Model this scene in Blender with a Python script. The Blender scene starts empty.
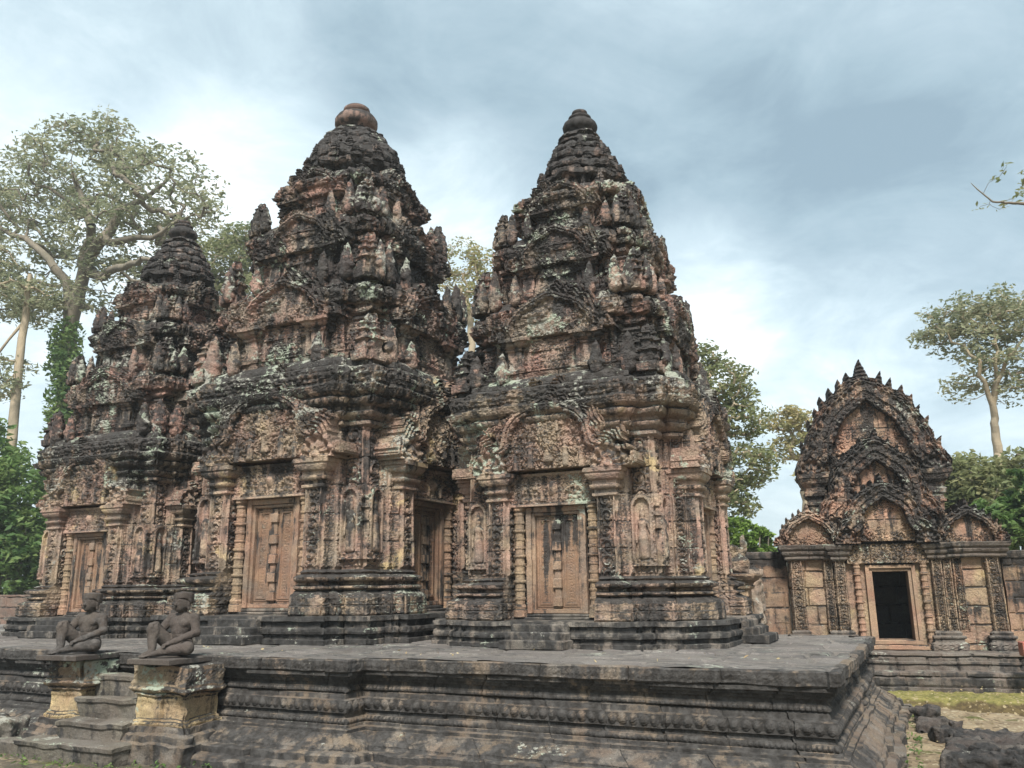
import bpy, math
import numpy as np
from mathutils import Matrix, Vector

# ------------------------------------------------------------------ camera, sky, sun, exposure
scene = bpy.context.scene
COL = scene.collection
FPX = 840.0
PITCH, YAW, ROLL = math.radians(13.6), math.radians(25.5), math.radians(0.6)
EYE = np.array([0.0, 0.0, 1.7])
FW = np.array([-math.sin(YAW) * math.cos(PITCH), math.cos(YAW) * math.cos(PITCH), math.sin(PITCH)])
R0 = np.array([math.cos(YAW), math.sin(YAW), 0.0])
U0 = np.cross(R0, FW)
RT = math.cos(ROLL) * R0 - math.sin(ROLL) * U0
UP = math.cos(ROLL) * U0 + math.sin(ROLL) * R0
cam_data = bpy.data.cameras.new('camera')
cam_data.sensor_width = 36.0
cam_data.lens = 36.0 * FPX / 1024.0
cam_data.clip_start = 0.05
cam_data.clip_end = 2000.0
cam = bpy.data.objects.new('camera', cam_data)
COL.objects.link(cam)
cam.matrix_world = Matrix(((RT[0], UP[0], -FW[0], EYE[0]), (RT[1], UP[1], -FW[1], EYE[1]),
                           (RT[2], UP[2], -FW[2], EYE[2]), (0, 0, 0, 1)))
scene.camera = cam

def ray(px, py):
    d = FW * FPX + RT * (px - 512) + UP * (384 - py)
    return d / np.linalg.norm(d)

def at(px, py, Y):                      # surveyed point: the sight line met with the depth Y
    d = ray(px, py)
    return EYE + d * (Y / d[1])

SUN_EL, SUN_AZ = math.radians(50), math.radians(158)      # azimuth clockwise from +Y: behind the camera, to its left
world = bpy.data.worlds.new('World')
scene.world = world
world.use_nodes = True
sun_data = bpy.data.lights.new('sun', 'SUN')
sun_data.energy = 2.7
sun_data.angle = math.radians(13)
sun_data.color = (1.0, 0.95, 0.88)
sun = bpy.data.objects.new('sun', sun_data)
COL.objects.link(sun)
sd = Vector((math.sin(SUN_AZ) * math.cos(SUN_EL), math.cos(SUN_AZ) * math.cos(SUN_EL), math.sin(SUN_EL)))
sun.rotation_euler = (-sd).to_track_quat('-Z', 'Y').to_euler()
scene.view_settings.view_transform = 'Standard'
scene.view_settings.look = 'None'
scene.view_settings.exposure = 1.34
scene.view_settings.gamma = 1.0

# ------------------------------------------------------------------ node helpers
class NT:
    def __init__(s, tree):
        s.t = tree
        s.n = tree.nodes
        s.l = tree.links
    def new(s, kind, **kw):
        nd = s.n.new(kind)
        for k, v in kw.items():
            setattr(nd, k, v)
        return nd
    def put(s, sock, v):
        if v is None:
            return
        if hasattr(v, 'is_output'):
            s.l.new(v, sock)
        elif isinstance(v, (tuple, list)):
            sock.default_value = tuple(v) if len(sock.default_value) == len(v) else tuple(v) + (1.0,)
        else:
            sock.default_value = v
    def math(s, op, a, b=None, c=None, clamp=False):
        nd = s.new('ShaderNodeMath', operation=op, use_clamp=clamp)
        for i, v in enumerate((a, b, c)):
            s.put(nd.inputs[i], v)
        return nd.outputs[0]
    def vmath(s, op, a, b=None):
        nd = s.new('ShaderNodeVectorMath', operation=op)
        s.put(nd.inputs[0], a)
        s.put(nd.inputs[1], b)
        return nd.outputs['Value'] if op in ('DOT_PRODUCT', 'LENGTH', 'DISTANCE') else nd.outputs[0]
    def noise(s, vec, scale, detail=4, rough=0.55, dist=0.0):
        nd = s.new('ShaderNodeTexNoise')
        s.put(nd.inputs['Vector'], vec)
        nd.inputs['Scale'].default_value = scale
        nd.inputs['Detail'].default_value = detail
        nd.inputs['Roughness'].default_value = rough
        nd.inputs['Distortion'].default_value = dist
        return nd.outputs['Fac']
    def voro(s, vec, scale, feature='F1', out='Distance', rnd=1.0):
        nd = s.new('ShaderNodeTexVoronoi', feature=feature)
        s.put(nd.inputs['Vector'], vec)
        nd.inputs['Scale'].default_value = scale
        nd.inputs['Randomness'].default_value = rnd
        return nd.outputs[out]
    def ramp(s, v, a, b, lo=0.0, hi=1.0, kind='SMOOTHSTEP'):
        nd = s.new('ShaderNodeMapRange', interpolation_type=kind)
        s.put(nd.inputs['Value'], v)
        for nm, x in (('From Min', a), ('From Max', b), ('To Min', lo), ('To Max', hi)):
            s.put(nd.inputs[nm], x)
        return nd.outputs[0]
    def mix(s, f, a, b, blend='MIX'):
        nd = s.new('ShaderNodeMix', data_type='RGBA', blend_type=blend)
        s.put(nd.inputs[0], f)
        s.put(nd.inputs[6], a)
        s.put(nd.inputs[7], b)
        return nd.outputs[2]

# ------------------------------------------------------------------ the cloudy sky
def build_sky():
    t = NT(world.node_tree)
    t.n.clear()
    out = t.new('ShaderNodeOutputWorld')
    bg = t.new('ShaderNodeBackground')
    bg.inputs['Strength'].default_value = 0.1
    sky = t.new('ShaderNodeTexSky')
    sky.sky_type = 'NISHITA'
    sky.sun_disc = False
    sky.sun_elevation = SUN_EL
    sky.sun_rotation = SUN_AZ
    d = t.new('ShaderNodeTexCoord').outputs['Generated']
    sep = t.new('ShaderNodeSeparateXYZ')
    t.put(sep.inputs[0], d)
    zc = t.math('ADD', t.math('MAXIMUM', sep.outputs[2], 0.0), 0.28)
    comb = t.new('ShaderNodeCombineXYZ')                 # cloud sheet seen in perspective
    t.put(comb.inputs[0], t.math('DIVIDE', sep.outputs[0], zc))
    t.put(comb.inputs[1], t.math('DIVIDE', sep.outputs[1], zc))
    comb.inputs[2].default_value = 0.3
    n1 = t.noise(comb.outputs[0], 0.75, 3, 0.5, 0.4)
    n2 = t.noise(comb.outputs[0], 2.4, 10, 0.64, 1.1)
    n3 = t.noise(comb.outputs[0], 7.0, 10, 0.68, 0.6)
    def blob(px, py, wid):
        v = ray(px, py)
        c = t.vmath('DOT_PRODUCT', d, (float(v[0]), float(v[1]), float(v[2])))
        return t.ramp(c, math.cos(math.radians(wid)), 1.0)
    val = t.math('ADD', t.math('MULTIPLY', t.math('SUBTRACT', n1, 0.5), 0.34), 0.425)
    val = t.math('ADD', val, t.math('MULTIPLY', t.math('SUBTRACT', n2, 0.5), 0.80))
    val = t.math('ADD', val, t.math('MULTIPLY', t.math('SUBTRACT', n3, 0.5), 0.40))
    for px, py, wid, amp in ((770, 300, 13, 0.26), (690, 300, 8, 0.32), (455, 215, 8, 0.42), (260, 215, 11, 0.36), (90, 40, 18, 0.10),
                             (40, 380, 14, 0.20), (760, 195, 13, -0.24), (920, 230, 14, -0.26), (630, 150, 12, -0.18), (480, 85, 14, -0.20), (900, 60, 14, -.10),
                             (880, 20, 14, -0.02), (960, 150, 10, 0.04), (900, 420, 16, 0.18), (640, 20, 10, 0.10), (80, 200, 12, 0.1), (430, 20, 10, -.06), (330, 60, 8, -.05)):
        val = t.math('ADD', val, t.math('MULTIPLY', blob(px, py, wid), amp))
    rmp = t.new('ShaderNodeValToRGB')
    t.put(rmp.inputs[0], val)
    cr = rmp.color_ramp
    cr.elements[0].position, cr.elements[0].color = 0.0, (0.215, 0.31, 0.37, 1)
    cr.elements[1].position, cr.elements[1].color = 0.95, (0.86, 0.95, 0.97, 1)
    for p, c in ((0.16, (0.28, 0.39, 0.45, 1)), (0.34, (0.35, 0.462, 0.525, 1)), (0.52, (0.445, 0.57, 0.63, 1)), (0.72, (0.60, 0.725, 0.775, 1))):
        e = cr.elements.new(p)
        e.color = c
    cloud = t.vmath('MULTIPLY', rmp.outputs[0], (6.35, 6.15, 6.05))
    col = t.mix(0.90, sky.outputs[0], cloud)
    t.put(bg.inputs['Color'], col)
    t.l.new(bg.outputs[0], out.inputs[0])
build_sky()

# ------------------------------------------------------------------ materials
def make_mat(name, rough=0.9):
    m = bpy.data.materials.new(name)
    m.use_nodes = True
    t = NT(m.node_tree)
    t.n.clear()
    out = t.new('ShaderNodeOutputMaterial')
    b = t.new('ShaderNodeBsdfPrincipled')
    b.inputs['Roughness'].default_value = rough
    b.inputs['Specular IOR Level'].default_value = 0.25
    t.l.new(b.outputs[0], out.inputs[0])
    pos = t.new('ShaderNodeNewGeometry')
    return m, t, b, pos

def stone(name, c1, c2, black=0.5, lichen=0.3, yellow=0.0, zgrad=None, carve=0.0, grey=0.3, streak=0.5, bump=1.0, rough=0.92,
          dark=(0.020, 0.0195, 0.019), up_black=0.30, lcol=(0.34, 0.385, 0.30), joints=None):
    m, t, b, g = make_mat(name, rough)
    P, N = g.outputs['Position'], g.outputs['Normal']
    sn = t.new('ShaderNodeSeparateXYZ'); t.put(sn.inputs[0], N)
    sp = t.new('ShaderNodeSeparateXYZ'); t.put(sp.inputs[0], P)
    hue = t.ramp(t.noise(P, 1.9, 5, 0.6), 0.36, 0.64)
    col = t.mix(hue, c1, c2)
    blk = t.voro(t.vmath('MULTIPLY', P, (1.9, 1.9, 3.4)), 1.0, out='Color')          # block to block tint
    bs = t.new('ShaderNodeSeparateColor'); t.put(bs.inputs[0], blk)
    tint = t.ramp(bs.outputs[0], 0, 1, 0.72, 1.18, 'LINEAR')
    vm = t.new('ShaderNodeVectorMath', operation='SCALE'); t.put(vm.inputs[0], col); t.put(vm.inputs['Scale'], tint)
    col = vm.outputs[0]
    gr = t.math('MULTIPLY', t.ramp(t.noise(P, 3.3, 6, 0.65), 0.42, 0.66), grey)
    col = t.mix(gr, col, (0.17, 0.155, 0.135))
    fine = t.noise(P, 38.0, 4, 0.7)
    col = t.mix(t.ramp(fine, 0.3, 0.7, 0.0, 0.5), col, t.mix(0.55, col, (0.05, 0.042, 0.038)))
    if yellow > 0:
        ym = t.math('MULTIPLY', t.ramp(t.math('ADD', t.noise(P, 1.3, 3, 0.5), t.math('MULTIPLY', bs.outputs[1], 0.12)), 0.76 - 0.10 * yellow, 0.84 - 0.10 * yellow), 0.7)
        col = t.mix(ym, col, (0.50, 0.385, 0.20))
    spk = t.noise(P, 75.0, 3, 0.8)
    pale_fleck = t.new('ShaderNodeVectorMath', operation='SCALE'); t.put(pale_fleck.inputs[0], col); pale_fleck.inputs['Scale'].default_value = 1.7
    col = t.mix(t.ramp(spk, 0.54, 0.66, 0.0, 0.75), col, pale_fleck.outputs[0])  # whitish lichen dots, a paler stone colour scattered at random
    col = t.mix(t.ramp(t.noise(P, 58.0, 3, 0.8), 0.56, 0.66, 0.0, 0.55), col, (0.05, 0.042, 0.036))
    # black crust: patches, streaks running down, ledges, higher courses
    big = t.noise(P, 0.85, 7, 0.66, 0.6)
    mid = t.noise(P, 6.5, 6, 0.7)
    stv = t.noise(t.vmath('MULTIPLY', P, (7.0, 7.0, 0.7)), 1.0, 4, 0.6)
    k = t.math('ADD', t.math('MULTIPLY', big, 1.0), t.math('MULTIPLY', t.math('SUBTRACT', mid, 0.5), 0.52))
    k = t.math('ADD', k, t.math('MULTIPLY', t.math('SUBTRACT', stv, 0.5), streak * 1.35))
    k = t.math('ADD', k, t.math('MULTIPLY', t.math('MAXIMUM', sn.outputs[2], 0.0), up_black))
    if zgrad:
        z0, z1, amt = zgrad
        k = t.math('ADD', k, t.ramp(sp.outputs[2], z0, z1, 0.0, amt))
    th = 0.86 - 0.5 * black
    km = t.ramp(k, th - 0.07, th + 0.09)
    kcol = t.mix(t.ramp(t.noise(P, 11.0, 4, 0.7), 0.35, 0.7), dark, tuple(x * 2.8 for x in dark))
    col = t.mix(t.math('MULTIPLY', km, 0.94), col, kcol)
    if lichen > 0:
        ln = t.math('ADD', t.noise(P, 1.7, 4, 0.6, 0.8), t.math('MULTIPLY', t.math('SUBTRACT', t.noise(P, 16.0, 5, 0.75), 0.5), 0.75))
        ln = t.math('ADD', ln, t.math('MULTIPLY', t.math('MAXIMUM', sn.outputs[2], 0.0), 0.06))
        lt = 0.755 - 0.32 * lichen
        lm = t.math('MULTIPLY', t.ramp(ln, lt, lt + 0.07), 0.85)
        lc = t.mix(t.ramp(t.noise(P, 2.3, 2), 0.4, 0.6), lcol, (0.34, 0.335, 0.29))
        col = t.mix(lm, col, lc)
    t.put(b.inputs['Base Color'], col)
    h = t.math('ADD', t.math('MULTIPLY', t.noise(P, 24.0, 6, 0.7), 0.022), t.math('MULTIPLY', t.noise(P, 110.0, 3, 0.6), 0.006))
    if carve > 0:
        v = t.voro(P, 21.0, feature='SMOOTH_F1')
        v2 = t.voro(P, 47.0)
        h = t.math('ADD', h, t.math('MULTIPLY', t.math('ADD', v, t.math('MULTIPLY', v2, 0.5)), -0.05 * carve))
    bp = t.new('ShaderNodeBump')
    bp.inputs['Strength'].default_value = 0.85
    bp.inputs['Distance'].default_value = bump
    t.put(bp.inputs['Height'], h)
    t.l.new(bp.outputs[0], b.inputs['Normal'])
    return m

PINK, OCHRE, BROWN = (0.37, 0.235, 0.18), (0.385, 0.295, 0.205), (0.31, 0.215, 0.165)
M = {}
M['wall'] = stone('carved_sandstone', PINK, OCHRE, black=0.56, lichen=0.30, yellow=0.85, carve=0.22, grey=0.6, zgrad=(2.9, 4.1, 0.12))
M['base'] = stone('sandstone_base', BROWN, (0.36, 0.27, 0.18), black=0.66, lichen=0.30, carve=0.35, grey=0.6)
M['plinth'] = stone('blackened_plinth', (0.2, 0.165, 0.135), (0.17, 0.155, 0.13), black=0.85, lichen=0.16, grey=0.7, up_black=0.0)
M['cornice'] = stone('sandstone_cornice', BROWN, (0.3, 0.24, 0.17), black=0.64, lichen=0.58, yellow=0.15, carve=0.4, grey=0.5, zgrad=(3.6, 4.4, 0.16))
M['pediment'] = stone('pediment_sandstone', PINK, OCHRE, black=0.50, lichen=0.52, yellow=0.35, carve=0.45, zgrad=(3.4, 4.2, 0.14))
M['tymp'] = stone('tympanum_sandstone', PINK, OCHRE, black=0.52, lichen=0.22, yellow=0.85, carve=0.5, grey=0.3)
M['tier'] = stone('weathered_tier_stone', (0.36, 0.21, 0.165), (0.31, 0.25, 0.19), black=0.72, lichen=0.48, carve=0.5, grey=0.5, zgrad=(4.0, 9.5, 0.06), up_black=0.35)
M['crown'] = stone('black_crown_stone', (0.26, 0.18, 0.15), (0.25, 0.2, 0.17), black=0.93, lichen=0.2, carve=0.3, up_black=0.2)
M['finial'] = stone('finial_stone', (0.20, 0.125, 0.10), (0.20, 0.145, 0.12), black=0.62, lichen=0.0, up_black=0.25, bump=0.5)
M['finial_black'] = stone('black_finial_stone', (0.2, 0.15, 0.13), (0.2, 0.16, 0.14), black=0.9, lichen=0.1, up_black=0.25, bump=0.5)
M['door'] = stone('false_door_stone', (0.31, 0.185, 0.125), (0.33, 0.23, 0.155), black=0.46, lichen=0.12, grey=0.5, streak=1.1, bump=0.8)
M['leafdoor'] = stone('false_door_panel_stone', (0.25, 0.145, 0.095), (0.30, 0.19, 0.12), black=0.50, lichen=0.05, grey=0.4, streak=1.3, bump=0.5)
M['colon'] = stone('colonette_stone', (0.34, 0.21, 0.14), (0.37, 0.27, 0.17), black=0.36, lichen=0.12, grey=0.4, carve=0.2)
M['plat'] = stone('terrace_stone', (0.14, 0.105, 0.08), (0.18, 0.14, 0.10), black=0.92, lichen=0.04, grey=0.8, carve=0.12, up_black=-0.12, dark=(0.026, 0.025, 0.024))
M['pave'] = stone('terrace_paving_stone', (0.15, 0.135, 0.125), (0.18, 0.165, 0.15), black=0.58, lichen=0.12, grey=0.8, up_black=0.0, dark=(0.05, 0.048, 0.045))
M['step'] = stone('stair_stone', (0.125, 0.105, 0.085), (0.155, 0.14, 0.11), black=0.62, lichen=0.34, grey=0.7, up_black=-0.15)
M['pedestal'] = stone('pedestal_stone', (0.36, 0.255, 0.15), (0.44, 0.335, 0.185), black=0.54, lichen=0.30, yellow=0.5, grey=0.3)
M['cap'] = stone('pedestal_cap_stone', (0.3, 0.2, 0.13), (0.34, 0.27, 0.18), black=0.62, lichen=0.5, grey=0.5)
M['gop'] = stone('gate_sandstone', (0.32, 0.205, 0.145), (0.40, 0.30, 0.19), black=0.46, lichen=0.2, grey=0.3, carve=0.3, yellow=0.4)
M['gop_carved'] = stone('gate_carved_sandstone', (0.30, 0.19, 0.13), (0.37, 0.28, 0.19), black=0.58, lichen=0.34, carve=0.7, grey=0.5)
M['gop_ped'] = stone('gate_pediment_stone', (0.37, 0.21, 0.145), (0.33, 0.25, 0.18), black=0.80, lichen=0.38, carve=0.5, grey=0.4, up_black=0.1)
M['gop_tymp'] = stone('gate_tympanum_stone', (0.42, 0.245, 0.17), (0.42, 0.30, 0.20), black=0.52, lichen=0.16, carve=0.3, grey=0.3, streak=0.9)
M['gop_door'] = stone('gate_door_frame_stone', (0.33, 0.19, 0.13), (0.34, 0.235, 0.155), black=0.30, lichen=0.0, grey=0.3, bump=0.5)
M['gop_base'] = stone('gate_base_stone', (0.125, 0.10, 0.085), (0.165, 0.135, 0.11), black=0.68, lichen=0.22, grey=0.8, up_black=-0.05)
M['laterite_wall'] = stone('enclosure_wall_stone', (0.33, 0.205, 0.14), (0.37, 0.26, 0.165), black=0.44, lichen=0.1, grey=0.3, zgrad=(1.9, 2.3, 0.5))
M['far_wall'] = stone('far_wall_stone', (0.24, 0.155, 0.12), (0.25, 0.18, 0.14), black=0.5, lichen=0.1, grey=0.5)
M['laterite'] = stone('laterite_block_stone', (0.085, 0.068, 0.06), (0.10, 0.085, 0.075), black=0.72, lichen=0.05, grey=0.6, bump=2.2, up_black=0.0)
M['statue'] = stone('statue_stone', (0.065, 0.052, 0.045), (0.08, 0.066, 0.055), black=0.62, lichen=0.10, grey=0.15, bump=0.6, dark=(0.042, 0.038, 0.035), up_black=0.1)
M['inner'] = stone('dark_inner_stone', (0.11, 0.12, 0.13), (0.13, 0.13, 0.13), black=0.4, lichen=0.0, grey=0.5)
M['red'] = stone('red_stone', (0.52, 0.16, 0.12), (0.5, 0.2, 0.15), black=0.1, lichen=0.0, grey=0.1)
M['rubble'] = stone('rubble_stone', (0.33, 0.24, 0.18), (0.36, 0.30, 0.23), black=0.46, lichen=0.3, grey=0.6)

def bark(name, c1, c2, c3):
    m, t, b, g = make_mat(name, 0.9)
    P = g.outputs['Position']
    n = t.noise(t.vmath('MULTIPLY', P, (5, 5, 1.2)), 1.0, 6, 0.65)
    col = t.mix(t.ramp(n, 0.35, 0.65), c1, c2)
    col = t.mix(t.ramp(t.noise(P, 0.9, 5, 0.6), 0.5, 0.7), col, c3)
    t.put(b.inputs['Base Color'], col)
    bp = t.new('ShaderNodeBump'); bp.inputs['Distance'].default_value = 0.06
    t.put(bp.inputs['Height'], n); t.l.new(bp.outputs[0], b.inputs['Normal'])
    return m
M['bark_grey'] = bark('grey_bark', (0.22, 0.19, 0.145), (0.15, 0.13, 0.10), (0.15, 0.135, 0.10))
M['bark_pale'] = bark('pale_bark', (0.42, 0.34, 0.23), (0.34, 0.28, 0.20), (0.25, 0.21, 0.15))

def leafmat(name, c1, c2, c3, trans=0.35):
    m, t, b, g = make_mat(name, 0.55)
    P = g.outputs['Position']
    col = t.mix(t.ramp(t.noise(P, 0.55, 3, 0.6), 0.38, 0.62), c1, c2)
    w = t.new('ShaderNodeTexWhiteNoise'); t.put(w.inputs['Vector'], t.vmath('SNAP', P, (0.3, 0.3, 0.3)))
    col = t.mix(t.ramp(w.outputs['Value'], 0.45, 1.0), col, c3)
    t.put(b.inputs['Base Color'], col)
    tr = t.new('ShaderNodeBsdfTranslucent'); t.put(tr.inputs['Color'], col)
    mx = t.new('ShaderNodeMixShader'); mx.inputs[0].default_value = trans
    out = [n for n in t.n if n.type == 'OUTPUT_MATERIAL'][0]
    t.l.new(b.outputs[0], mx.inputs[1]); t.l.new(tr.outputs[0], mx.inputs[2]); t.l.new(mx.outputs[0], out.inputs[0])
    return m
M['leaf_grey'] = leafmat('grey_green_leaves', (0.22, 0.25, 0.145), (0.30, 0.315, 0.19), (0.40, 0.39, 0.25), 0.5)
M['leaf_yellow'] = leafmat('yellow_green_leaves', (0.33, 0.31, 0.13), (0.42, 0.36, 0.17), (0.26, 0.27, 0.13), 0.5)
M['leaf_green'] = leafmat('green_leaves', (0.075, 0.145, 0.045), (0.13, 0.21, 0.06), (0.20, 0.27, 0.09), 0.45)
M['leaf_olive'] = leafmat('olive_leaves', (0.17, 0.205, 0.09), (0.24, 0.26, 0.12), (0.30, 0.30, 0.15), 0.5)
M['leaf_dry'] = leafmat('dry_leaves', (0.42, 0.33, 0.18), (0.5, 0.42, 0.25), (0.3, 0.2, 0.1), 0.1)
M['leaf_bright'] = leafmat('bright_green_leaves', (0.17, 0.27, 0.05), (0.22, 0.30, 0.07), (0.10, 0.17, 0.04))  # paler, yellower leaf colour for the bush by the broken pier

def ground_mat():
    m, t, b, g = make_mat('packed_earth', 0.95)
    P = g.outputs['Position']
    sand = t.mix(t.ramp(t.noise(P, 2.2, 6, 0.65), 0.35, 0.65), (0.40, 0.315, 0.20), (0.27, 0.205, 0.13))
    peb = t.voro(P, 26.0, out='Color')
    ps = t.new('ShaderNodeSeparateColor'); t.put(ps.inputs[0], peb)
    sand = t.mix(t.ramp(ps.outputs[0], 0.72, 0.92), sand, (0.17, 0.125, 0.075))
    sand = t.mix(t.ramp(ps.outputs[1], 0.86, 0.97), sand, (0.5, 0.43, 0.3))
    sp = t.new('ShaderNodeSeparateXYZ'); t.put(sp.inputs[0], P)
    lf = t.ramp(sp.outputs[0], -6.0, -4.0, 0.55, 0.0)
    mn = t.math('ADD', t.noise(P, 1.2, 6, 0.68), t.math('MULTIPLY', lf, 0.18))
    moss = t.mix(t.ramp(t.noise(P, 17.0, 4, 0.7), 0.35, 0.65), (0.085, 0.09, 0.03), (0.17, 0.17, 0.06))
    col = t.mix(t.ramp(mn, 0.55, 0.64), sand, moss)
    dk = t.math('MULTIPLY', t.ramp(t.math('ADD', t.noise(P, 3.7, 6, 0.7), t.math('MULTIPLY', lf, 0.2)), 0.5, 0.62), t.ramp(lf, 0.0, 0.5, 0.25, 0.85))
    col = t.mix(dk, col, (0.11, 0.095, 0.075))
    t.put(b.inputs['Base Color'], col)
    bp = t.new('ShaderNodeBump'); bp.inputs['Distance'].default_value = 0.05
    t.put(bp.inputs['Height'], t.math('ADD', t.noise(P, 21.0, 6, 0.75), t.math('MULTIPLY', ps.outputs[2], 0.3)))
    t.l.new(bp.outputs[0], b.inputs['Normal'])
    return m
M['ground'] = ground_mat()

def moss_mat():
    m, t, b, g = make_mat('mossy_earth', 0.95)
    P, N = g.outputs['Position'], g.outputs['Normal']
    sn = t.new('ShaderNodeSeparateXYZ'); t.put(sn.inputs[0], N)
    moss = t.mix(t.ramp(t.noise(P, 9.0, 5, 0.7), 0.35, 0.65), (0.16, 0.155, 0.045), (0.33, 0.29, 0.10))
    earth = t.mix(t.ramp(t.noise(P, 14.0, 5, 0.7), 0.4, 0.6), (0.095, 0.07, 0.035), (0.16, 0.12, 0.055))
    f = t.math('ADD', t.ramp(sn.outputs[2], 0.55, 0.97, 0.0, 0.62), t.math('MULTIPLY', t.noise(P, 2.4, 5, 0.7), 0.6))
    col = t.mix(t.ramp(f, 0.55, 0.85), earth, moss)
    sc = t.voro(P, 34.0, out='Color')
    ss = t.new('ShaderNodeSeparateColor'); t.put(ss.inputs[0], sc)
    col = t.mix(t.ramp(ss.outputs[0], 0.9, 0.95), col, (0.42, 0.34, 0.2))
    t.put(b.inputs['Base Color'], col)
    bp = t.new('ShaderNodeBump'); bp.inputs['Distance'].default_value = 0.05
    t.put(bp.inputs['Height'], t.noise(P, 30.0, 6, 0.75)); t.l.new(bp.outputs[0], b.inputs['Normal'])
    return m
M['moss'] = moss_mat()

# ------------------------------------------------------------------ noise in numpy
def _hash(ix, iy, iz, seed):
    h = (ix.astype(np.int64) * 374761393 + iy.astype(np.int64) * 668265263 + iz.astype(np.int64) * 1440662683 + seed * 974634053) & 0xFFFFFFFF
    h = ((h ^ (h >> 13)) * 1274126177) & 0xFFFFFFFF
    h = ((h ^ (h >> 16)) * 2246822519) & 0xFFFFFFFF
    return ((h ^ (h >> 15)) & 0xFFFFFF) / float(0x1000000)

def noise3(p, seed=0):
    i = np.floor(p).astype(np.int64)
    f = p - i
    f = f * f * (3 - 2 * f)
    r = 0.0
    for dx in (0, 1):
        wx = f[..., 0] if dx else 1 - f[..., 0]
        for dy in (0, 1):
            wy = f[..., 1] if dy else 1 - f[..., 1]
            for dz in (0, 1):
                wz = f[..., 2] if dz else 1 - f[..., 2]
                r = r + wx * wy * wz * _hash(i[..., 0] + dx, i[..., 1] + dy, i[..., 2] + dz, seed)
    return r * 2 - 1

def fbm(p, seed=0, octv=3):
    a, r = 1.0, 0.0
    for k in range(octv):
        r = r + a * noise3(p * (2.03 ** k), seed + 17 * k)
        a *= 0.5
    return r

def worley(u, v, cell, seed=0):                    # round bosses
    U, V = u / cell, v / cell
    iu, iv = np.floor(U).astype(np.int64), np.floor(V).astype(np.int64)
    best = np.full(np.shape(U), 9.0)
    for a in (-1, 0, 1):
        for c in (-1, 0, 1):
            x = iu + a + 0.15 + 0.7 * _hash(iu + a, iv + c, iu * 0 + 3, seed)
            y = iv + c + 0.15 + 0.7 * _hash(iu + a, iv + c, iu * 0 + 7, seed)
            best = np.minimum(best, (U - x) ** 2 + (V - y) ** 2)
    return np.clip(1 - np.sqrt(best) / 0.62, 0, 1)

def scroll(u, z, c, seed=0):                       # a foliage scroll: spirals in cells, leaves between
    col = np.floor(u / c + 0.5)
    uu = u - col * c
    j = np.floor(z / c)
    zc = (j + 0.5) * c
    sg = np.where((j + col) % 2 == 0, 1.0, -1.0)
    ux = uu - sg * 0.06 * c
    vz = z - zc
    r = np.hypot(ux, vz)
    th = np.arctan2(vz, ux * sg)
    sp = 0.5 + 0.5 * np.cos(2 * np.pi * r / (c * 0.30) - th)
    pet = 0.5 + 0.5 * np.cos(5 * th)
    sp = np.where(r < c * 0.13, 0.6 + 0.4 * pet, sp)
    env = np.clip((c * 0.47 - r) / (c * 0.07), 0, 1)
    fil = worley(u, z, c * 0.26, seed)
    return env * sp + (1 - env) * fil

def smooth(a, b, x):
    t = np.clip((x - a) / (b - a), 0, 1)
    return t * t * (3 - 2 * t)

# ------------------------------------------------------------------ mesh building
class MB:
    def __init__(s):
        s.v, s.f, s.n = [], [], 0
    def add(s, verts, *faces):                     # faces: arrays (k, m) or lists of index lists
        verts = np.asarray(verts, float).reshape(-1, 3)
        for f in faces:
            if isinstance(f, np.ndarray):
                if f.size:
                    s.f.append(f + s.n)
            else:
                for q in f:
                    s.f.append(np.asarray([q]) + s.n)
        s.v.append(verts)
        s.n += len(verts)
        return s
    def mesh(s, name, mat, smooth_=False):
        me = bpy.data.meshes.new(name)
        V = np.concatenate(s.v)
        loops = np.concatenate([f.ravel() for f in s.f]).astype(np.int32)
        tot = np.concatenate([np.full(len(f), f.shape[1]) for f in s.f]).astype(np.int32)
        start = np.concatenate([[0], np.cumsum(tot)[:-1]]).astype(np.int32)
        me.vertices.add(len(V)); me.vertices.foreach_set('co', V.astype(np.float32).ravel())
        me.loops.add(len(loops)); me.loops.foreach_set('vertex_index', loops)
        me.polygons.add(len(tot)); me.polygons.foreach_set('loop_start', start)
        me.update(calc_edges=True)
        me.validate()
        me.polygons.foreach_set('use_smooth', np.full(len(me.polygons), smooth_))
        me.materials.append(mat)
        return me

def link(name, me, parent=None, loc=None, rotz=0.0, scale=None):
    o = bpy.data.objects.new(name, me)
    COL.objects.link(o)
    if parent is not None:
        o.parent = parent
    if loc is not None:
        o.location = loc
    o.rotation_euler = (0, 0, rotz)
    if scale is not None:
        o.scale = scale
    return o

def obj(name, mb, mat, parent=None, loc=None, rotz=0.0, smooth_=False):
    return link(name, mb.mesh(name, mat, smooth_), parent, loc, rotz)

def thing(name, label, cat, loc=(0, 0, 0), rotz=0.0, group=None, scale=None):
    o = link(name, None, None, loc, rotz, scale)
    return tag(o, label, cat, group)

def tag(o, label, cat, group=None):
    o['label'] = label
    o['category'] = cat
    if group:
        o['group'] = group
    return o

def structure(o):
    o['kind'] = 'structure'
    return o

def grid_faces(nu, nv, wrap=False):                # vertex index = iv*nu + iu
    iu = np.arange(nu if wrap else nu - 1)
    iv = np.arange(nv - 1)
    a = iv[:, None] * nu + iu[None]
    b = iv[:, None] * nu + (iu[None] + 1) % nu
    return np.stack([a, b, b + nu, a + nu], -1).reshape(-1, 4)

def resample(prof, res):
    out = [prof[0]]
    for a, b in zip(prof[:-1], prof[1:]):
        n = max(1, int(math.ceil(math.hypot(b[0] - a[0], b[1] - a[1]) / res))) if res else 1
        for k in range(1, n + 1):
            out.append((a[0] + (b[0] - a[0]) * k / n, a[1] + (b[1] - a[1]) * k / n))
    return out

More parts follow.
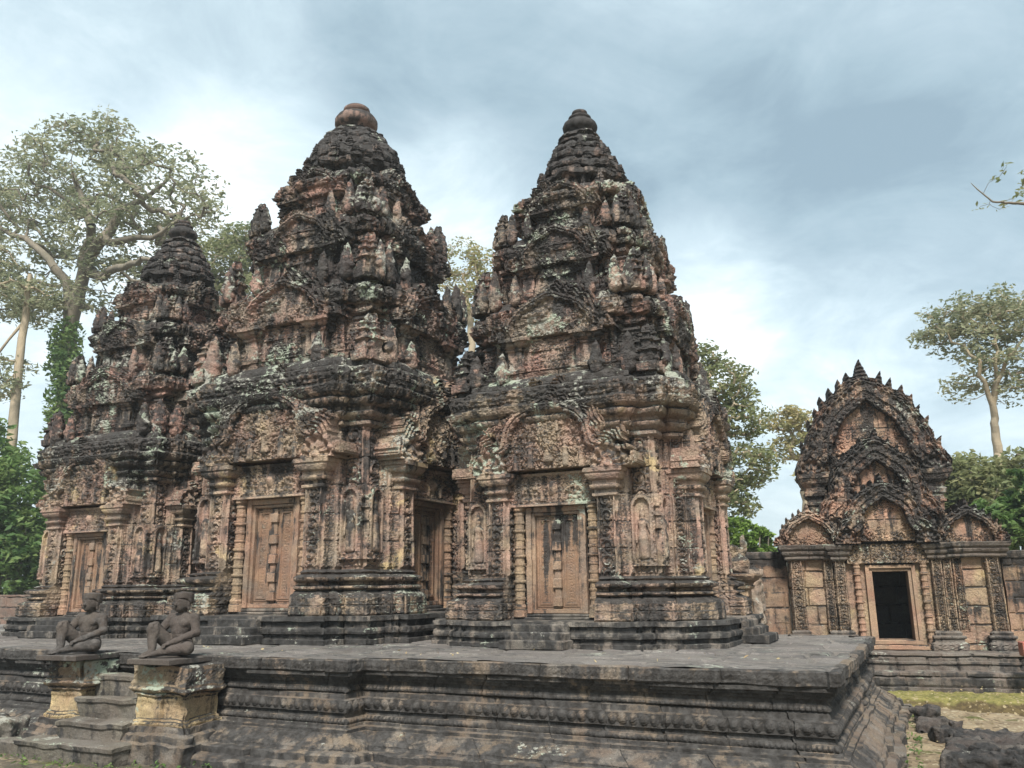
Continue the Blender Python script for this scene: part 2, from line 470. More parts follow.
def loft(mb, poly, prof, res=0.1, resz=None, mult=None, disp=None, erode=0.0, seed=1, efreq=5.0, cap=True, capb=False, fine=None, chip=0.0):
    """poly: CCW outline; prof: (z, outset) from bottom to top; disp(edge, u, w, z, outset) pushes along the edge normal"""
    P = np.array(poly, float)
    n = len(P)
    E = np.roll(P, -1, 0) - P
    L = np.linalg.norm(E, axis=1)
    T = E / L[:, None]
    NR = np.stack([T[:, 1], -T[:, 0]], 1)
    m = np.ones(n) if mult is None else np.array(mult, float)
    NV = np.roll(m[:, None] * NR, 1, 0) + m[:, None] * NR
    pr = np.array(resample(prof, resz))
    Z, D = pr[:, 0], pr[:, 1]
    ei, tt = [], []
    for i in range(n):
        r = res if fine is None or fine(NR[i]) else max(res * 4, 0.06)
        k = max(1, int(math.ceil(L[i] / r)))
        ei += [i] * k
        tt += list(np.arange(k) / k)
    ei, tt = np.array(ei), np.array(tt)
    nu = len(ei)
    ej = (ei + 1) % n
    base = P[ei] * (1 - tt)[:, None] + P[ej] * tt[:, None]
    dirn = NV[ei] * (1 - tt)[:, None] + NV[ej] * tt[:, None]
    X = base[None] + D[:, None, None] * dirn[None]
    V = np.concatenate([X, np.broadcast_to(Z[:, None, None], X.shape[:2] + (1,))], 2)
    if disp is not None:
        u = (tt - 0.5) * L[ei]
        Zg = np.broadcast_to(Z[:, None], (len(Z), nu))
        Dg = np.broadcast_to(D[:, None], (len(Z), nu))
        for i in range(n):
            s = np.where(ei == i)[0]
            if len(s) < 2:
                continue
            h = disp(i, np.broadcast_to(u[s], (len(Z), len(s))), L[i], Zg[:, s], Dg[:, s])
            h = h * (tt[s] > 0)
            V[:, s, 0] += h * NR[i, 0]
            V[:, s, 1] += h * NR[i, 1]
    if chip > 0:
        cs = np.where(tt == 0)[0]
        q = np.clip(noise3(V[:, cs] * 6.0, seed + 5) * 1.5 - 0.1, 0, 1) * chip
        V[:, cs, 0] -= q * np.sign(NV[ei[cs], 0])
        V[:, cs, 1] -= q * np.sign(NV[ei[cs], 1])
    if erode > 0:
        W = V.copy()
        for a in range(3):
            V[..., a] += erode * (fbm(W * efreq, seed + 31 * a, 3) - 0.1) * (0.6 if a == 2 else 1.0)
    nv = len(Z)
    fs = [grid_faces(nu, nv, True)]
    extra = []
    if cap:
        extra.append(list(range((nv - 1) * nu, nv * nu)))
    if capb:
        extra.append(list(range(nu))[::-1])
    mb.add(V, *fs, extra)
    return mb

def rect(x0, x1, y0, y1):
    return [(x0, y0), (x1, y0), (x1, y1), (x0, y1)]

def box(mb, x0, x1, y0, y1, z0, z1, ch=0.008, res=0.3, erode=0.0, seed=1, efreq=6.0, resz=None):
    return loft(mb, rect(x0, x1, y0, y1), [(z0, -ch), (z0 + ch, 0), (z1 - ch, 0), (z1, -ch)], res=res, resz=resz, erode=erode, seed=seed, efreq=efreq, capb=True)

def lathe(mb, prof, n=12, c=(0, 0), flute=0.0, nf=8):
    pr = np.array(prof, float)
    a = np.arange(n) / n * 2 * np.pi
    r = pr[:, 0][:, None] * (1 + flute * np.cos(a * nf)[None])
    V = np.stack([c[0] + r * np.cos(a), c[1] + r * np.sin(a), np.broadcast_to(pr[:, 1][:, None], r.shape)], -1)
    mb.add(V, grid_faces(n, len(pr), True), [list(range((len(pr) - 1) * n, len(pr) * n)), list(range(n))[::-1]])
    return mb

def relief(mb, x0, x1, z0, z1, res, fn, yf, thick):
    """a carved slab: fn(x, z) -> (height, inside); front at y = yf - height, back at yf + thick"""
    nx, nz = int((x1 - x0) / res) + 2, int((z1 - z0) / res) + 2
    xs, zs = np.linspace(x0, x1, nx), np.linspace(z0, z1, nz)
    X, Z = np.meshgrid(xs, zs)
    H, inside = fn(X, Z)
    idx = np.arange(nx * nz).reshape(nz, nx)
    q = inside[:-1, :-1] & inside[1:, :-1] & inside[:-1, 1:] & inside[1:, 1:]
    a, b, c, d = idx[:-1, :-1][q], idx[:-1, 1:][q], idx[1:, 1:][q], idx[1:, :-1][q]
    F = np.stack([a, b, c, d], 1)
    # border walls to the back
    qp = np.pad(q, 1)
    walls = []
    for (dz, dx, e0, e1) in ((-1, 0, (0, 0), (0, 1)), (1, 0, (1, 1), (1, 0)), (0, -1, (1, 0), (0, 0)), (0, 1, (0, 1), (1, 1))):
        nb = qp[1 + dz:1 + dz + q.shape[0], 1 + dx:1 + dx + q.shape[1]]
        ii, jj = np.where(q & ~nb)
        s, e = idx[ii + e0[0], jj + e0[1]], idx[ii + e1[0], jj + e1[1]]
        walls.append(np.stack([e, s, s + nx * nz, e + nx * nz], 1))
    back = (np.stack([d, c, b, a], 1) + nx * nz)
    Vf = np.stack([X, yf - H, Z], -1).reshape(-1, 3)
    Vb = np.stack([X, np.full_like(X, yf + thick), Z], -1).reshape(-1, 3)
    Fall = np.concatenate([F, back] + walls)
    used, inv = np.unique(Fall, return_inverse=True)
    mb.add(np.concatenate([Vf, Vb])[used], inv.reshape(Fall.shape))
    return mb

def sdf_mesh(mb, fn, lo, hi, res):
    """surface nets on a signed distance function"""
    lo, hi = np.array(lo, float), np.array(hi, float)
    n = np.ceil((hi - lo) / res).astype(int) + 1
    ax = [lo[i] + np.arange(n[i]) * res for i in range(3)]
    G = np.stack(np.meshgrid(*ax, indexing='ij'), -1)
    S = fn(G)
    ins = S < 0
    cs = [(i, j, k) for i in (0, 1) for j in (0, 1) for k in (0, 1)]
    sl = lambda A, c: A[c[0]:n[0] - 1 + c[0], c[1]:n[1] - 1 + c[1], c[2]:n[2] - 1 + c[2]]
    cnt = sum(sl(ins, c).astype(int) for c in cs)
    act = (cnt > 0) & (cnt < 8)
    acc = np.zeros(act.shape + (3,)); num = np.zeros(act.shape)
    for i, c in enumerate(cs):
        for a in range(3):
            if c[a] == 0:
                d = list(c); d[a] = 1
                s0, s1 = sl(S, c), sl(S, d)
                x = (s0 < 0) != (s1 < 0)
                t = np.where(x, s0 / np.where(np.abs(s0 - s1) < 1e-9, 1, s0 - s1), 0)
                p = np.zeros(act.shape + (3,))
                p[...] = c
                p[..., a] = t
                acc += p * x[..., None]
                num += x
    ids = -np.ones(act.shape, int)
    ids[act] = np.arange(act.sum())
    cell = np.argwhere(act)
    V = lo + (cell + acc[act] / num[act][:, None]) * res
    F = []
    for a in range(3):
        b, c = (a + 1) % 3, (a + 2) % 3
        s0 = [slice(1, -1)] * 3; s0[a] = slice(0, n[a] - 1)
        s1 = list(s0); s1[a] = slice(1, n[a])
        A, B = ins[tuple(s0)], ins[tuple(s1)]
        w = np.argwhere(A != B)
        fl = A[tuple(w.T)]
        w = w + 1
        w[:, a] -= 1
        def g(db, dc):
            k = w.copy(); k[:, b] += db; k[:, c] += dc
            return ids[tuple(k.T)]
        q = np.stack([g(-1, -1), g(0, -1), g(0, 0), g(-1, 0)], 1)
        q[~fl] = q[~fl][:, ::-1]
        F.append(q)
    F = np.concatenate(F)
    F = F[(F >= 0).all(1)]
    mb.add(V, F)
    return mb

def cone_d(p, a, b, ra, rb):                       # distance to a tapering limb
    a, b = np.array(a, float), np.array(b, float)
    ab = b - a
    t = np.clip(((p - a) @ ab) / (ab @ ab), 0, 1)
    return np.linalg.norm(p - a - t[..., None] * ab, axis=-1) - (ra + (rb - ra) * t)

def ell_d(p, c, r):
    q = (p - np.array(c)) / np.array(r)
    k = np.linalg.norm(q, axis=-1)
    return (k - 1) * min(r)

def smin(a, b, k):
    h = np.clip(0.5 + 0.5 * (b - a) / k, 0, 1)
    return b + (a - b) * h - k * h * (1 - h)

# ------------------------------------------------------------------ carved pediments
def catmull(pts, n=6):
    P = np.array(pts, float)
    P = np.concatenate([[2 * P[0] - P[1]], P, [2 * P[-1] - P[-2]]])
    out = []
    for i in range(1, len(P) - 2):
        for k in range(n):
            t = k / n
            out.append(0.5 * (2 * P[i] + (P[i + 1] - P[i - 1]) * t + (2 * P[i - 1] - 5 * P[i] + 4 * P[i + 1] - P[i + 2]) * t * t +
                              (3 * P[i] - P[i - 1] - 3 * P[i + 1] + P[i + 2]) * t ** 3))
    out.append(P[-2])
    return np.array(out)

ARCH = [(1.04, 0.03), (1.06, 0.17), (0.95, 0.29), (0.80, 0.36), (0.75, 0.50), (0.70, 0.64), (0.55, 0.78), (0.34, 0.87), (0.16, 0.95), (0, 1.0)]
ARCH_TALL = [(1.02, 0.02), (1.05, 0.14), (0.92, 0.22), (0.70, 0.28), (0.58, 0.40), (0.56, 0.54), (0.42, 0.66), (0.30, 0.75), (0.22, 0.88), (0, 1.0)]
ARCH_BROAD = [(1.0, 0.0), (1.04, 0.09), (0.96, 0.20), (0.86, 0.27), (0.84, 0.40), (0.74, 0.50), (0.66, 0.63), (0.50, 0.76), (0.30, 0.86), (0.14, 0.95), (0, 1.0)]

def pediment_fn(hw, H, z0, arch, bw=0.06, leaf=0.13, nleaf=9, teeth=False, seed=0, ragged=0.5, depth=1.0, fan=0.13, plain=False, only=None):
    half = np.array(arch) * np.array([hw, H]) + np.array([0, z0])
    full = catmull(list(half) + [(-x, z) for x, z in half[-2::-1]], 5)
    A, B = full[:-1], full[1:]
    AB = B - A
    ln = np.linalg.norm(AB, axis=1)
    arc = np.concatenate([[0], np.cumsum(ln)])
    tot = arc[-1]
    def fn(X, Z):
        best = np.full(X.shape, 9.0); par = np.zeros(X.shape)
        cross = np.zeros(X.shape, bool)
        for i in range(len(A)):
            t = np.clip(((X - A[i, 0]) * AB[i, 0] + (Z - A[i, 1]) * AB[i, 1]) / (ln[i] ** 2 + 1e-12), 0, 1)
            d = np.hypot(X - A[i, 0] - t * AB[i, 0], Z - A[i, 1] - t * AB[i, 1])
            b = d < best
            best = np.where(b, d, best)
            par = np.where(b, (arc[i] + t * ln[i]) / tot, par)
            c = ((A[i, 1] > Z) != (B[i, 1] > Z)) & (X < A[i, 0] + (Z - A[i, 1]) / (AB[i, 1] if abs(AB[i, 1]) > 1e-9 else 1e-9) * AB[i, 0])
            cross ^= c
        e0, e1 = full[-1], full[0]
        c = ((e0[1] > Z) != (e1[1] > Z)) & (X < e0[0] + (Z - e0[1]) / ((e1[1] - e0[1]) or 1e-9) * (e1[0] - e0[0]))
        cross ^= c
        inside = cross
        sd_ = np.where(inside, -best, best)
        band = np.abs(sd_) < bw
        # tympanum: figures among foliage
        sx, sz = X / (hw * 0.30), (Z - z0) / (H * 0.30)
        fig = worley(X + 0.37 * seed + .03 * np.sin(Z * 23), Z + .03 * np.sin(X * 19), 0.16 * max(0.6, hw), seed) * 0.9 + 0.5 * worley(X, Z + .02 * np.sin(X * 41), 0.055, seed + 3)
        slabs = np.hypot(X / (hw * 0.46), (Z - z0 - 0.46 * H) / (H * 0.40)) < 1
        cen = np.clip(1 - np.hypot(X / (hw * 0.17), (Z - z0 - 0.42 * H) / (H * 0.30)), 0, 1) ** 0.6
        h = 0.012 + 0.055 * np.clip(0.65 * fig + 0.4 * scroll(X + .04 * np.sin(Z * 13 + seed), Z - z0 + .04 * np.sin(X * 11), 0.17 * max(0.6, hw), seed), 0, 1) + 0.05 * cen
        if plain:
            jn = (np.abs(((Z - z0 + .05) / .46) % 1 - .5) > .485) | (np.abs(((X + .27 * np.floor((Z - z0) / .46)) / .74) % 1 - .5) > .49)
            h = np.where(slabs, 0.035 + .02 * np.clip(1 - np.hypot(X / (hw * 0.42), (Z - z0 - 0.42 * H) / (H * 0.40)), 0, 1) + .012 * scroll(X, Z, .12, seed) * (worley(X, Z, .5, seed + 1) < .4) - .010 * jn, h)
        h *= depth
        h0 = h
        n_ = np.clip(1 - (sd_ / bw) ** 2, 0, 1) ** 0.5
        hb = depth * (0.055 + 0.04 * n_ + 0.022 * np.cos(par * tot / 0.022) * (n_ < .8) - .02 * (np.abs(sd_ + .2 * bw) < .12 * bw)) + (.012 * worley(X, Z, .04, seed + 9) if bw < .1 else .026 * np.clip(.8 * scroll(X, Z, .20, seed + 9) + .4 * worley(X, Z, .09, seed + 8), 0, 1) + .055 * np.exp(-((np.abs(sd_) - .82 * bw) / .022) ** 2))
        h = np.where(band, hb, h)
        # flame leaves outside the band
        ph = (par * nleaf * 2) % 1.0
        tri = 1 - np.abs(ph * 2 - 1)
        Lf = leaf * (0.45 + 0.55 * tri ** 0.8)
        rg = fbm(np.stack([X * 3.1 + seed * 3.3, Z * 3.1, X * 0 + seed], -1), seed, 3)
        if teeth:
            Lf = leaf * .42 + 0 * tri
        Lf = Lf * np.clip(1.0 + ragged * (rg - 0.25), 0.12, 1.25)
        dd = (sd_ - bw) / np.maximum(Lf, 1e-4)
        lm = (sd_ >= bw) & (dd < 1)
        hl = .014 * worley(X, Z, .045, seed + 2) + depth * (0.035 + 0.055 * (1 - np.clip(dd, 0, 1)) + 0.022 * np.cos(2 * np.pi * (sd_ / 0.05 + 2 * np.abs(ph - 0.5))))
        mask = inside | band | lm
        h = np.where(lm & ~band, hl, h)
        if teeth:
            for k in range(nleaf * 2 + 1):
                s = k / (nleaf * 2)
                if 0.03 < s < 0.97:
                    i = min(np.searchsorted(arc, s * tot) - 1, len(A) - 1)
                    i = max(i, 0)
                    p = A[i]
                    nrm = np.array([AB[i, 1], -AB[i, 0]]) / ln[i]
                    dirv = nrm * 0.5 + np.array([0, 0.9])
                    dirv /= np.linalg.norm(dirv)
                    hh = leaf * (1.75 if k == nleaf else 1.42) + bw * .5
                    wv = leaf * (0.70 if k == nleaf else 0.50)
                    du = (X - p[0]) * dirv[0] + (Z - p[1]) * dirv[1]
                    dv = np.abs((X - p[0]) * dirv[1] - (Z - p[1]) * dirv[0])
                    wid = wv * np.clip(1 - du / hh, 0, 1) ** 0.9
                    tm = (du > 0) & (dv < wid) & (sd_ > -bw)
                    ht = depth * (0.05 + 0.05 * (1 - dv / np.maximum(wid, 1e-4)) + 0.012 * np.cos(du / 0.012))
                    h = np.where(tm & ~band, np.maximum(ht, h * lm), h)
                    mask |= tm
        fans = np.zeros(X.shape, bool)
        if fan > 0:                                    # hooded heads at both ends
            for sg in (-1, 1):
                cx, cz = sg * hw * 1.07, z0 + 0.02
                dx, dz = (X - cx), (Z - cz)
                r = np.hypot(dx, dz * 0.8)
                th = np.arctan2(dx, dz)
                fm = (r < fan * (1 + 0.07 * np.cos(th * 11))) & (Z > z0 - 0.01)
                hf = depth * (0.055 + 0.018 * np.cos(th * 11) * (r / fan > .35) + 0.055 * np.sqrt(np.clip(1 - (r / fan / .42) ** 2, 0, 1)) + .02 * np.cos(r / fan * 14))
                h = np.where(fm, np.maximum(hf, h * 0), h)
                mask |= fm
                fans |= fm
        if only == 'tympanum':
            return h0 + .006 * rg, inside & (sd_ < -bw * .8) & (Z >= z0 - 1e-6)
        if only == 'frame':
            mask &= ~(inside & ~band) | fans
        mask &= Z >= z0 - 1e-6
        h = h + 0.014 * rg
        return h, mask
    return fn

# ------------------------------------------------------------------ plan of a shrine tower
PW, PD, SW, SD_, BW, BD = 0.87, 1.52, 0.97, 1.40, 1.28, 1.28
SIDE_EXT = 0.17
def plan(pd=PD, notch=None, s=1.0, ext=SIDE_EXT):
    """redented cross; notch = (half width, depth) sinks the doorway of every face"""
    face, mul = [], []
    face += [(-BW, -BD), (-SW, -BD), (-SW, -SD_), (-PW, -SD_), (-PW, -pd)]
    mul += [1, 1, 1, 1, 1]
    if notch:
        w, dp = notch
        face += [(-w, -pd), (-w, -dp), (w, -dp), (w, -pd)]
        mul += [0, 0, 0, 1]
    face += [(PW, -pd), (PW, -SD_), (SW, -SD_), (SW, -BD)]
    mul += [1, 1, 1, 1]
    pts, mm = [], []
    for k in range(4):
        c, sn = [(1, 0), (0, 1), (-1, 0), (0, -1)][k]
        for (x, y), m in zip(face, mul):
            if k == 1 and y < -BD - .02 and abs(x) < PW + .01 or (k == 1 and notch and abs(x) <= notch[0] + .001):
                y = y - ext
            pts.append((s * (c * x - sn * y), s * (sn * x + c * y)))
            mm.append(m)
    if pd < SD_ + 1e-6:
        pass
    return pts, mm

FINE = lambda n: n[1] < -0.5 or n[0] > 0.5

def block_rel(u, z, i, seed, ch=0.33, cw=0.5, amp=0.010, gap=0.012, groove=0.016):
    c = np.floor(z / ch + 0.13 * (seed % 7))
    off = _hash(c, c * 0 + i, c * 0, seed)
    ub = u / cw + off
    b = np.floor(ub)
    v = amp * (2 * _hash(b, c, b * 0 + i, seed + 3) - 1)
    fz = (z / ch + 0.13 * (seed % 7) - c) * ch
    fu = (ub - b) * cw
    g = (np.minimum(fz, ch - fz) < gap * 0.5) | (np.minimum(fu, cw - fu) < gap * 0.5)
    return v - groove * g

def wall_disp(seed, zlo, zhi, dep=0.040, cell=0.145):
    def f(i, u, w, z, d):
        edge = np.abs(u) > w / 2 - 0.028
        if w < 0.14:
            h = 0.4 + 0.4 * worley(u, z, 0.04, seed + i)
        elif w < 0.45:
            h = scroll(u, z, min(w - 0.07, 0.21), seed + i)
            h = np.where(edge, 1.0, h)
            h = np.where((np.abs(u) > w / 2 - 0.045) & ~edge, 0.0, h)
        else:
            h = scroll(u + 0.065, z, cell, seed + i)
            h = np.where(edge, 1.0, h)
            h = np.where((np.abs(u) > w / 2 - 0.05) & ~edge, 0.0, h)
        fade = smooth(zlo, zlo + 0.03, z) * (1 - smooth(zhi - 0.05, zhi, z))
        return dep * h * fade + block_rel(u, z, i, seed, amp=0.006) * fade
    return f

def mould_disp(bands, seed, jit=0.008):
    """bands: (z centre, half height, pitch, radius, kind)"""
    def f(i, u, w, z, d):
        h = np.zeros(np.shape(u))
        for zc, hh, p, r, kind in bands:
            k = max(1, round(w / p))
            pp = w / k
            ph = ((u + w / 2) % pp) / pp * 2 - 1
            zz = np.clip(1 - ((z - zc) / hh) ** 2, 0, 1)
            if kind == 'bead':
                h = h + r * np.sqrt(np.clip(1 - ph ** 2, 0, 1)) * np.sqrt(zz)
            elif kind == 'petal':
                tip = (z - zc) / hh
                h = h + r * np.sqrt(zz) * (np.abs(ph) < 0.9 * np.sqrt(np.clip(1 - np.clip(tip, -1, 1) ** 2 * 0.6, 0, 1))) * (1 - 0.5 * ph ** 2)
            elif kind == 'disc':
                q = (ph * pp / 2) ** 2 / (pp * .44) ** 2 + ((z - zc) / hh) ** 2
                h = h + r * np.sqrt(np.clip(1 - q, 0, 1)) * (.75 + .25 * (q < .3))
            elif kind == 'boss':
                h = h + r * np.clip(1.3 * worley(u, z, .075, seed + i) + .6 * worley(u, z, .035, seed + i + 2), 0, 1.3) * (zz > 0)
            elif kind == 'carve':
                h = h + r * scroll(u, z - zc + hh, 2 * hh, seed + i) * (zz > 0)
        wear = np.clip(1.35 - 1.6 * np.clip(noise3(np.stack([u * 2.3 + i * 9.7, z * 5.0, z * 0 + seed], -1), seed), 0, 1), .35, 1)
        return h * wear + block_rel(u, z, i, seed, ch=0.9, cw=0.55, amp=jit, groove=0.016)
    return f

# ---- meshes of one shrine tower (local: centre of the plan at the origin, z = 0 on the terrace)
T = {}
def build_tower_meshes():
    for ext, sfx in ((0.0, ''), (SIDE_EXT, '_deep')):
        full, _ = plan(ext=ext)
        notched, nm = plan(notch=(0.62, 1.27), ext=ext)
        m = MB()
        loft(m, full, [(0, .36), (.05, .36), (.06, .325), (.10, .325), (.115, .355), (.165, .355), (.185, .315), (.235, .32), (.25, .355), (.30, .345), (.305, .08)],
             res=0.03, resz=0.03, disp=mould_disp([(.14, .03, .07, .012, 'petal')], 3, 0.012), erode=0.012, seed=5, fine=FINE, chip=0.05, efreq=4)
        T['plinth' + sfx] = m.mesh('plinth', M['plinth'])
        m = MB()
        loft(m, notched, [(.30 + (zq - .30) * .776, dq) for zq, dq in [(.30, .215), (.315, .225), (.45, .225), (.452, .218), (.57, .218), (.60, .20), (.62, .15), (.655, .12), (.66, .10), (.69, .16), (.72, .16), (.74, .08), (.77, .08), (.80, .155),
                          (.85, .17), (.88, .12), (.90, .05), (.93, .075), (.965, .02), (.97, -.01)]], mult=nm, res=0.0125, resz=0.0125,
             disp=mould_disp([(0.3660, 0.0440, .1, .016, 'boss'), (0.4668, 0.0400, .1, .018, 'boss'), (0.5406, 0.0240, .06, .010, 'petal'), (0.6143, 0.0176, .045, .012, 'bead'), (0.7074, 0.0240, .075, .018, 'petal'), (0.7889, 0.0160, .04, .008, 'bead')], 7),
             erode=0.008, seed=9, fine=FINE, chip=0.04)
        T['base' + sfx] = m.mesh('base_moulding', M['base'])
        m = MB()
        loft(m, notched, [(.80, 0.0), (2.62, -0.02)], mult=nm, res=0.0125, resz=0.0125, disp=wall_disp(11, .83, 2.56), erode=0.006, seed=13, fine=FINE, chip=0.03)
        T['wall' + sfx] = m.mesh('wall', M['wall'])
        # cornice: stays behind the pediments
        cor, _ = plan(pd=1.42, ext=ext * .7)
        m = MB()
        loft(m, cor, [(2.50, .0), (2.53, .05), (2.57, .05), (2.59, .025), (2.63, .09), (2.68, .11), (2.70, .075), (2.74, .075), (2.77, .15), (2.83, .18), (2.86, .15), (2.90, .225),
                      (2.98, .255), (3.0, .20), (3.04, .19), (3.12, .215), (3.22, .20), (3.26, .14), (3.32, .13), (3.40, .02), (3.42, -.15)], res=0.015, resz=0.015,
             disp=mould_disp([(2.655, .025, .05, .012, 'bead'), (2.80, .035, .08, .018, 'petal'), (2.94, .04, .07, .012, 'carve'), (3.13, .09, .12, .030, 'boss')], 17, 0.022),
             erode=0.011, seed=19, fine=FINE, chip=0.07, efreq=4)
        T['cornice' + sfx] = m.mesh('cornice', M['cornice'])
    # pilaster capital (front right one, mirrored by rotation-free second mesh)
    for sg, key in ((1, 'cap_r'), (-1, 'cap_l')):
        m = MB()
        x0, x1 = (0.61, 0.86) if sg > 0 else (-0.86, -0.61)
        loft(m, rect(x0, x1, -1.535, -1.30), [(1.76, .0), (1.78, .035), (1.81, .035), (1.82, .01), (1.85, .01), (1.87, .05), (1.91, .06), (1.92, .03), (1.96, .03), (1.98, .07), (2.03, .10),
                                              (2.06, .10), (2.065, .12), (2.115, .125), (2.12, .10)], res=0.02, resz=0.015,
             disp=mould_disp([(2.0, .03, .05, .012, 'petal'), (1.89, .02, .04, .008, 'bead')], 23, 0.0), erode=0.008, seed=25 + sg, chip=0.03)
        T[key] = m.mesh('pilaster_capital', M['wall'])
    # false door
    m = MB()
    def frame(m, w0, w1, z0, z1, y0, y1):
        for x0, x1 in ((-w1, -w0), (w0, w1)):
            box(m, x0, x1, y0, y1, z0, z1, 0.008, res=.03, resz=.03, erode=.006, efreq=7)
        box(m, -w0 + .004, w0 - .004, y0 + .003, y1, z1 - (w1 - w0), z1, 0.008, res=.03, resz=.03, erode=.006, efreq=7)
    frame(m, .335, .405, .375, 1.70, -1.375, -1.22)
    frame(m, .295, .334, .377, 1.629, -1.345, -1.22)
    box(m, -.335, .335, -1.352, -1.22, .377, .43, 0.006)
    T['frame'] = m.mesh('door_frame', M['door'])
    m = MB()
    def leaf_fn(X, Z):
        a = np.abs(X)
        h = 0.0 * X
        bd = np.minimum(np.minimum(a - 0.055, 0.285 - a), np.minimum(Z - 0.45, 1.57 - Z))
        h = np.where(bd > 0.0, 0.012, 0.004)
        h = np.where(bd > 0.028, 0.020, h)
        h = np.where(bd > 0.055, 0.004, h)
        inner = (bd > 0.07)
        h = np.where(inner, 0.003 + 0.006 * scroll(a - 0.17, Z, 0.07, 4), h)
        return h, np.ones(X.shape, bool)
    relief(m, -.293, .293, .43, 1.59, 0.009, leaf_fn, -1.295, 0.05)
    T['leaf'] = m.mesh('door_leaf', M['leafdoor'])
    m = MB()
    box(m, -.040, .040, -1.322, -1.29, .431, 1.578, 0.010, res=.04, erode=.004, resz=.05)
    for zc in (.52, .74, .96, 1.20, 1.46):
        loft(m, rect(-.056, .056, -1.348, -1.3), [(zc - .062, -.012), (zc - .05, .0), (zc + .05, .0), (zc + .062, -.012)], res=0.02, erode=0.005, efreq=20, capb=True)
    T['boss'] = m.mesh('door_rail', M['door'])
    m = MB()
    box(m, -.60, .60, -1.40, -1.2, .303, .335, 0.01, res=0.06, erode=0.006)
    box(m, -.455, .455, -1.37, -1.2, .337, .376, 0.01, res=0.06, erode=0.006)
    T['sill'] = m.mesh('door_sill', M['plinth'])
    # colonette: banded octagonal post
    pr = [(.088, .335), (.088, .42), (.074, .43), (.082, .46), (.070, .48)]
    z = .48
    k = 0
    while z < 1.60:
        big = (k % 3 == 2)
        pr += [(.062, z + .01), (.062, z + .06), (.080 if big else .070, z + .065), (.085 if big else .073, z + .08), (.080 if big else .070, z + .095), (.062, z + .10)]
        z += .105
        k += 1
    pr += [(.066, 1.64), (.088, 1.66), (.088, 1.70)]
    m = MB()
    lathe(m, pr, 10)
    T['colonette'] = m.mesh('colonette', M['colon'])
    # lintel with a garland
    m = MB()
    def lintel_fn(X, Z):
        zz = Z - 1.70
        arc = np.full(X.shape, 9.0)
        for cx in (-.29, .29):
            arc = np.minimum(arc, np.abs(np.hypot(X - cx, (zz - 0.10) * 1.15) - 0.155) + 9.0 * (zz < 0.06))
        h = 0.015 + 0.035 * np.clip(0.5 * worley(X, Z, 0.05, 5) + 0.6 * scroll(X, Z, 0.095, 6), 0, 1)
        h = np.where(arc < 0.016, 0.05 + .018 * np.cos(X / .006), h)
        inn = np.zeros(X.shape, bool)
        for cx in (-.29, .29):
            inn |= np.hypot(X - cx, (zz - 0.10) * 1.15) < 0.13
        h = np.where(inn & (zz > 0.05), 0.008 + 0.045 * worley(X, Z, 0.065, 9), h)
        c = np.clip(1 - np.hypot(X / 0.07, (zz - 0.22) / 0.11), 0, 1)
        h = np.maximum(h, 0.1 * np.sqrt(c) * (c > 0))
        h = np.where((zz > 0.385) | (zz < 0.03), 0.05, h)
        return h, np.ones(X.shape, bool)
    relief(m, -.612, .612, 1.70, 2.115, 0.0125, lintel_fn, -1.41, 0.2)
    T['lintel'] = m.mesh('lintel', M['wall'])
    for key, sd_ in (('ped_a', 1), ('ped_b', 4), ('ped_c', 8)):
        kw = dict(bw=0.075, leaf=0.25, nleaf=8, seed=sd_, ragged=1.1, fan=0.23, depth=1.25)
        m = MB()
        relief(m, -1.2, 1.2, 2.122, 3.5, 0.0125, pediment_fn(0.76, 0.92, 2.122, ARCH, only='frame', **kw), -1.545, 0.28)
        T[key] = m.mesh('pediment', M['pediment'])
        m = MB()
        relief(m, -.9, .9, 2.122, 3.2, 0.0115, pediment_fn(0.76, 0.92, 2.122, ARCH, only='tympanum', **kw), -1.525, 0.25)
        T[key + 't'] = m.mesh('tympanum', M['tymp'])
    # entrance steps
    m = MB()
    for k in range(3):
        box(m, -.36 - .02 * (2 - k), .36 + .02 * (2 - k), -2.18 + .12 * k, -1.86 - 0.004 * k, 0.005 * k, .085 * (k + 1) + .02, 0.012, res=0.07, erode=0.012, seed=40 + k)
    T['steps'] = m.mesh('steps', M['plinth'])
    # upper storeys
    for k, (s, z0, H) in enumerate(STOREYS):
        pl, _ = plan(pd=1.43, s=s, ext=.04)
        m = MB()
        pr = [(0, .14), (.04, .15), (.06, .08), (.10, .10), (.115, .055), (.14, .045), (.47, .04), (.49, .07), (.52, .05), (.54, .02), (.57, .10), (.61, .11), (.62, .08), (.65, .08), (.67, .17),
              (.72, .20), (.735, .16), (.77, .165), (.85, .15), (.89, .07), (.98, .02), (1.0, -.2)]
        pr = [(z0 + a * H, b * (0.55 + 0.45 * s)) for a, b in pr]
        def sd2(i, u, w, z, d, z0=z0, H=H, s=s, k=k):
            t = (z - z0) / H
            wz = (t > 0.15) & (t < 0.46)
            h = 0.026 * scroll(u, z, 0.12, 50 + k + i) * wz
            p = 0.055
            ph = ((u % p) / p) * 2 - 1
            h = h + 0.014 * np.sqrt(np.clip(1 - ph ** 2, 0, 1)) * (np.abs(t - 0.59) < 0.022)
            h = h + 0.034 * np.clip(1.3 * worley(u, z, .085, 60 + k + i) + .6 * worley(u, z, .04, 62 + i), 0, 1.3) * ((t > 0.74) & (t < 0.88))
            h = h + 0.018 * worley(u, z, 0.05, 61 + k + i) * ((t > 0.66) & (t < 0.73))
            return h + block_rel(u, z, i, 70 + k, ch=0.27, cw=0.42, amp=0.042, groove=0.030)
        loft(m, pl, pr, res=0.016, resz=0.016, disp=sd2, erode=0.018, seed=80 + k, fine=FINE, chip=0.065, efreq=4.5)
        T['tier%d' % k] = m.mesh('tier', M['tier'])
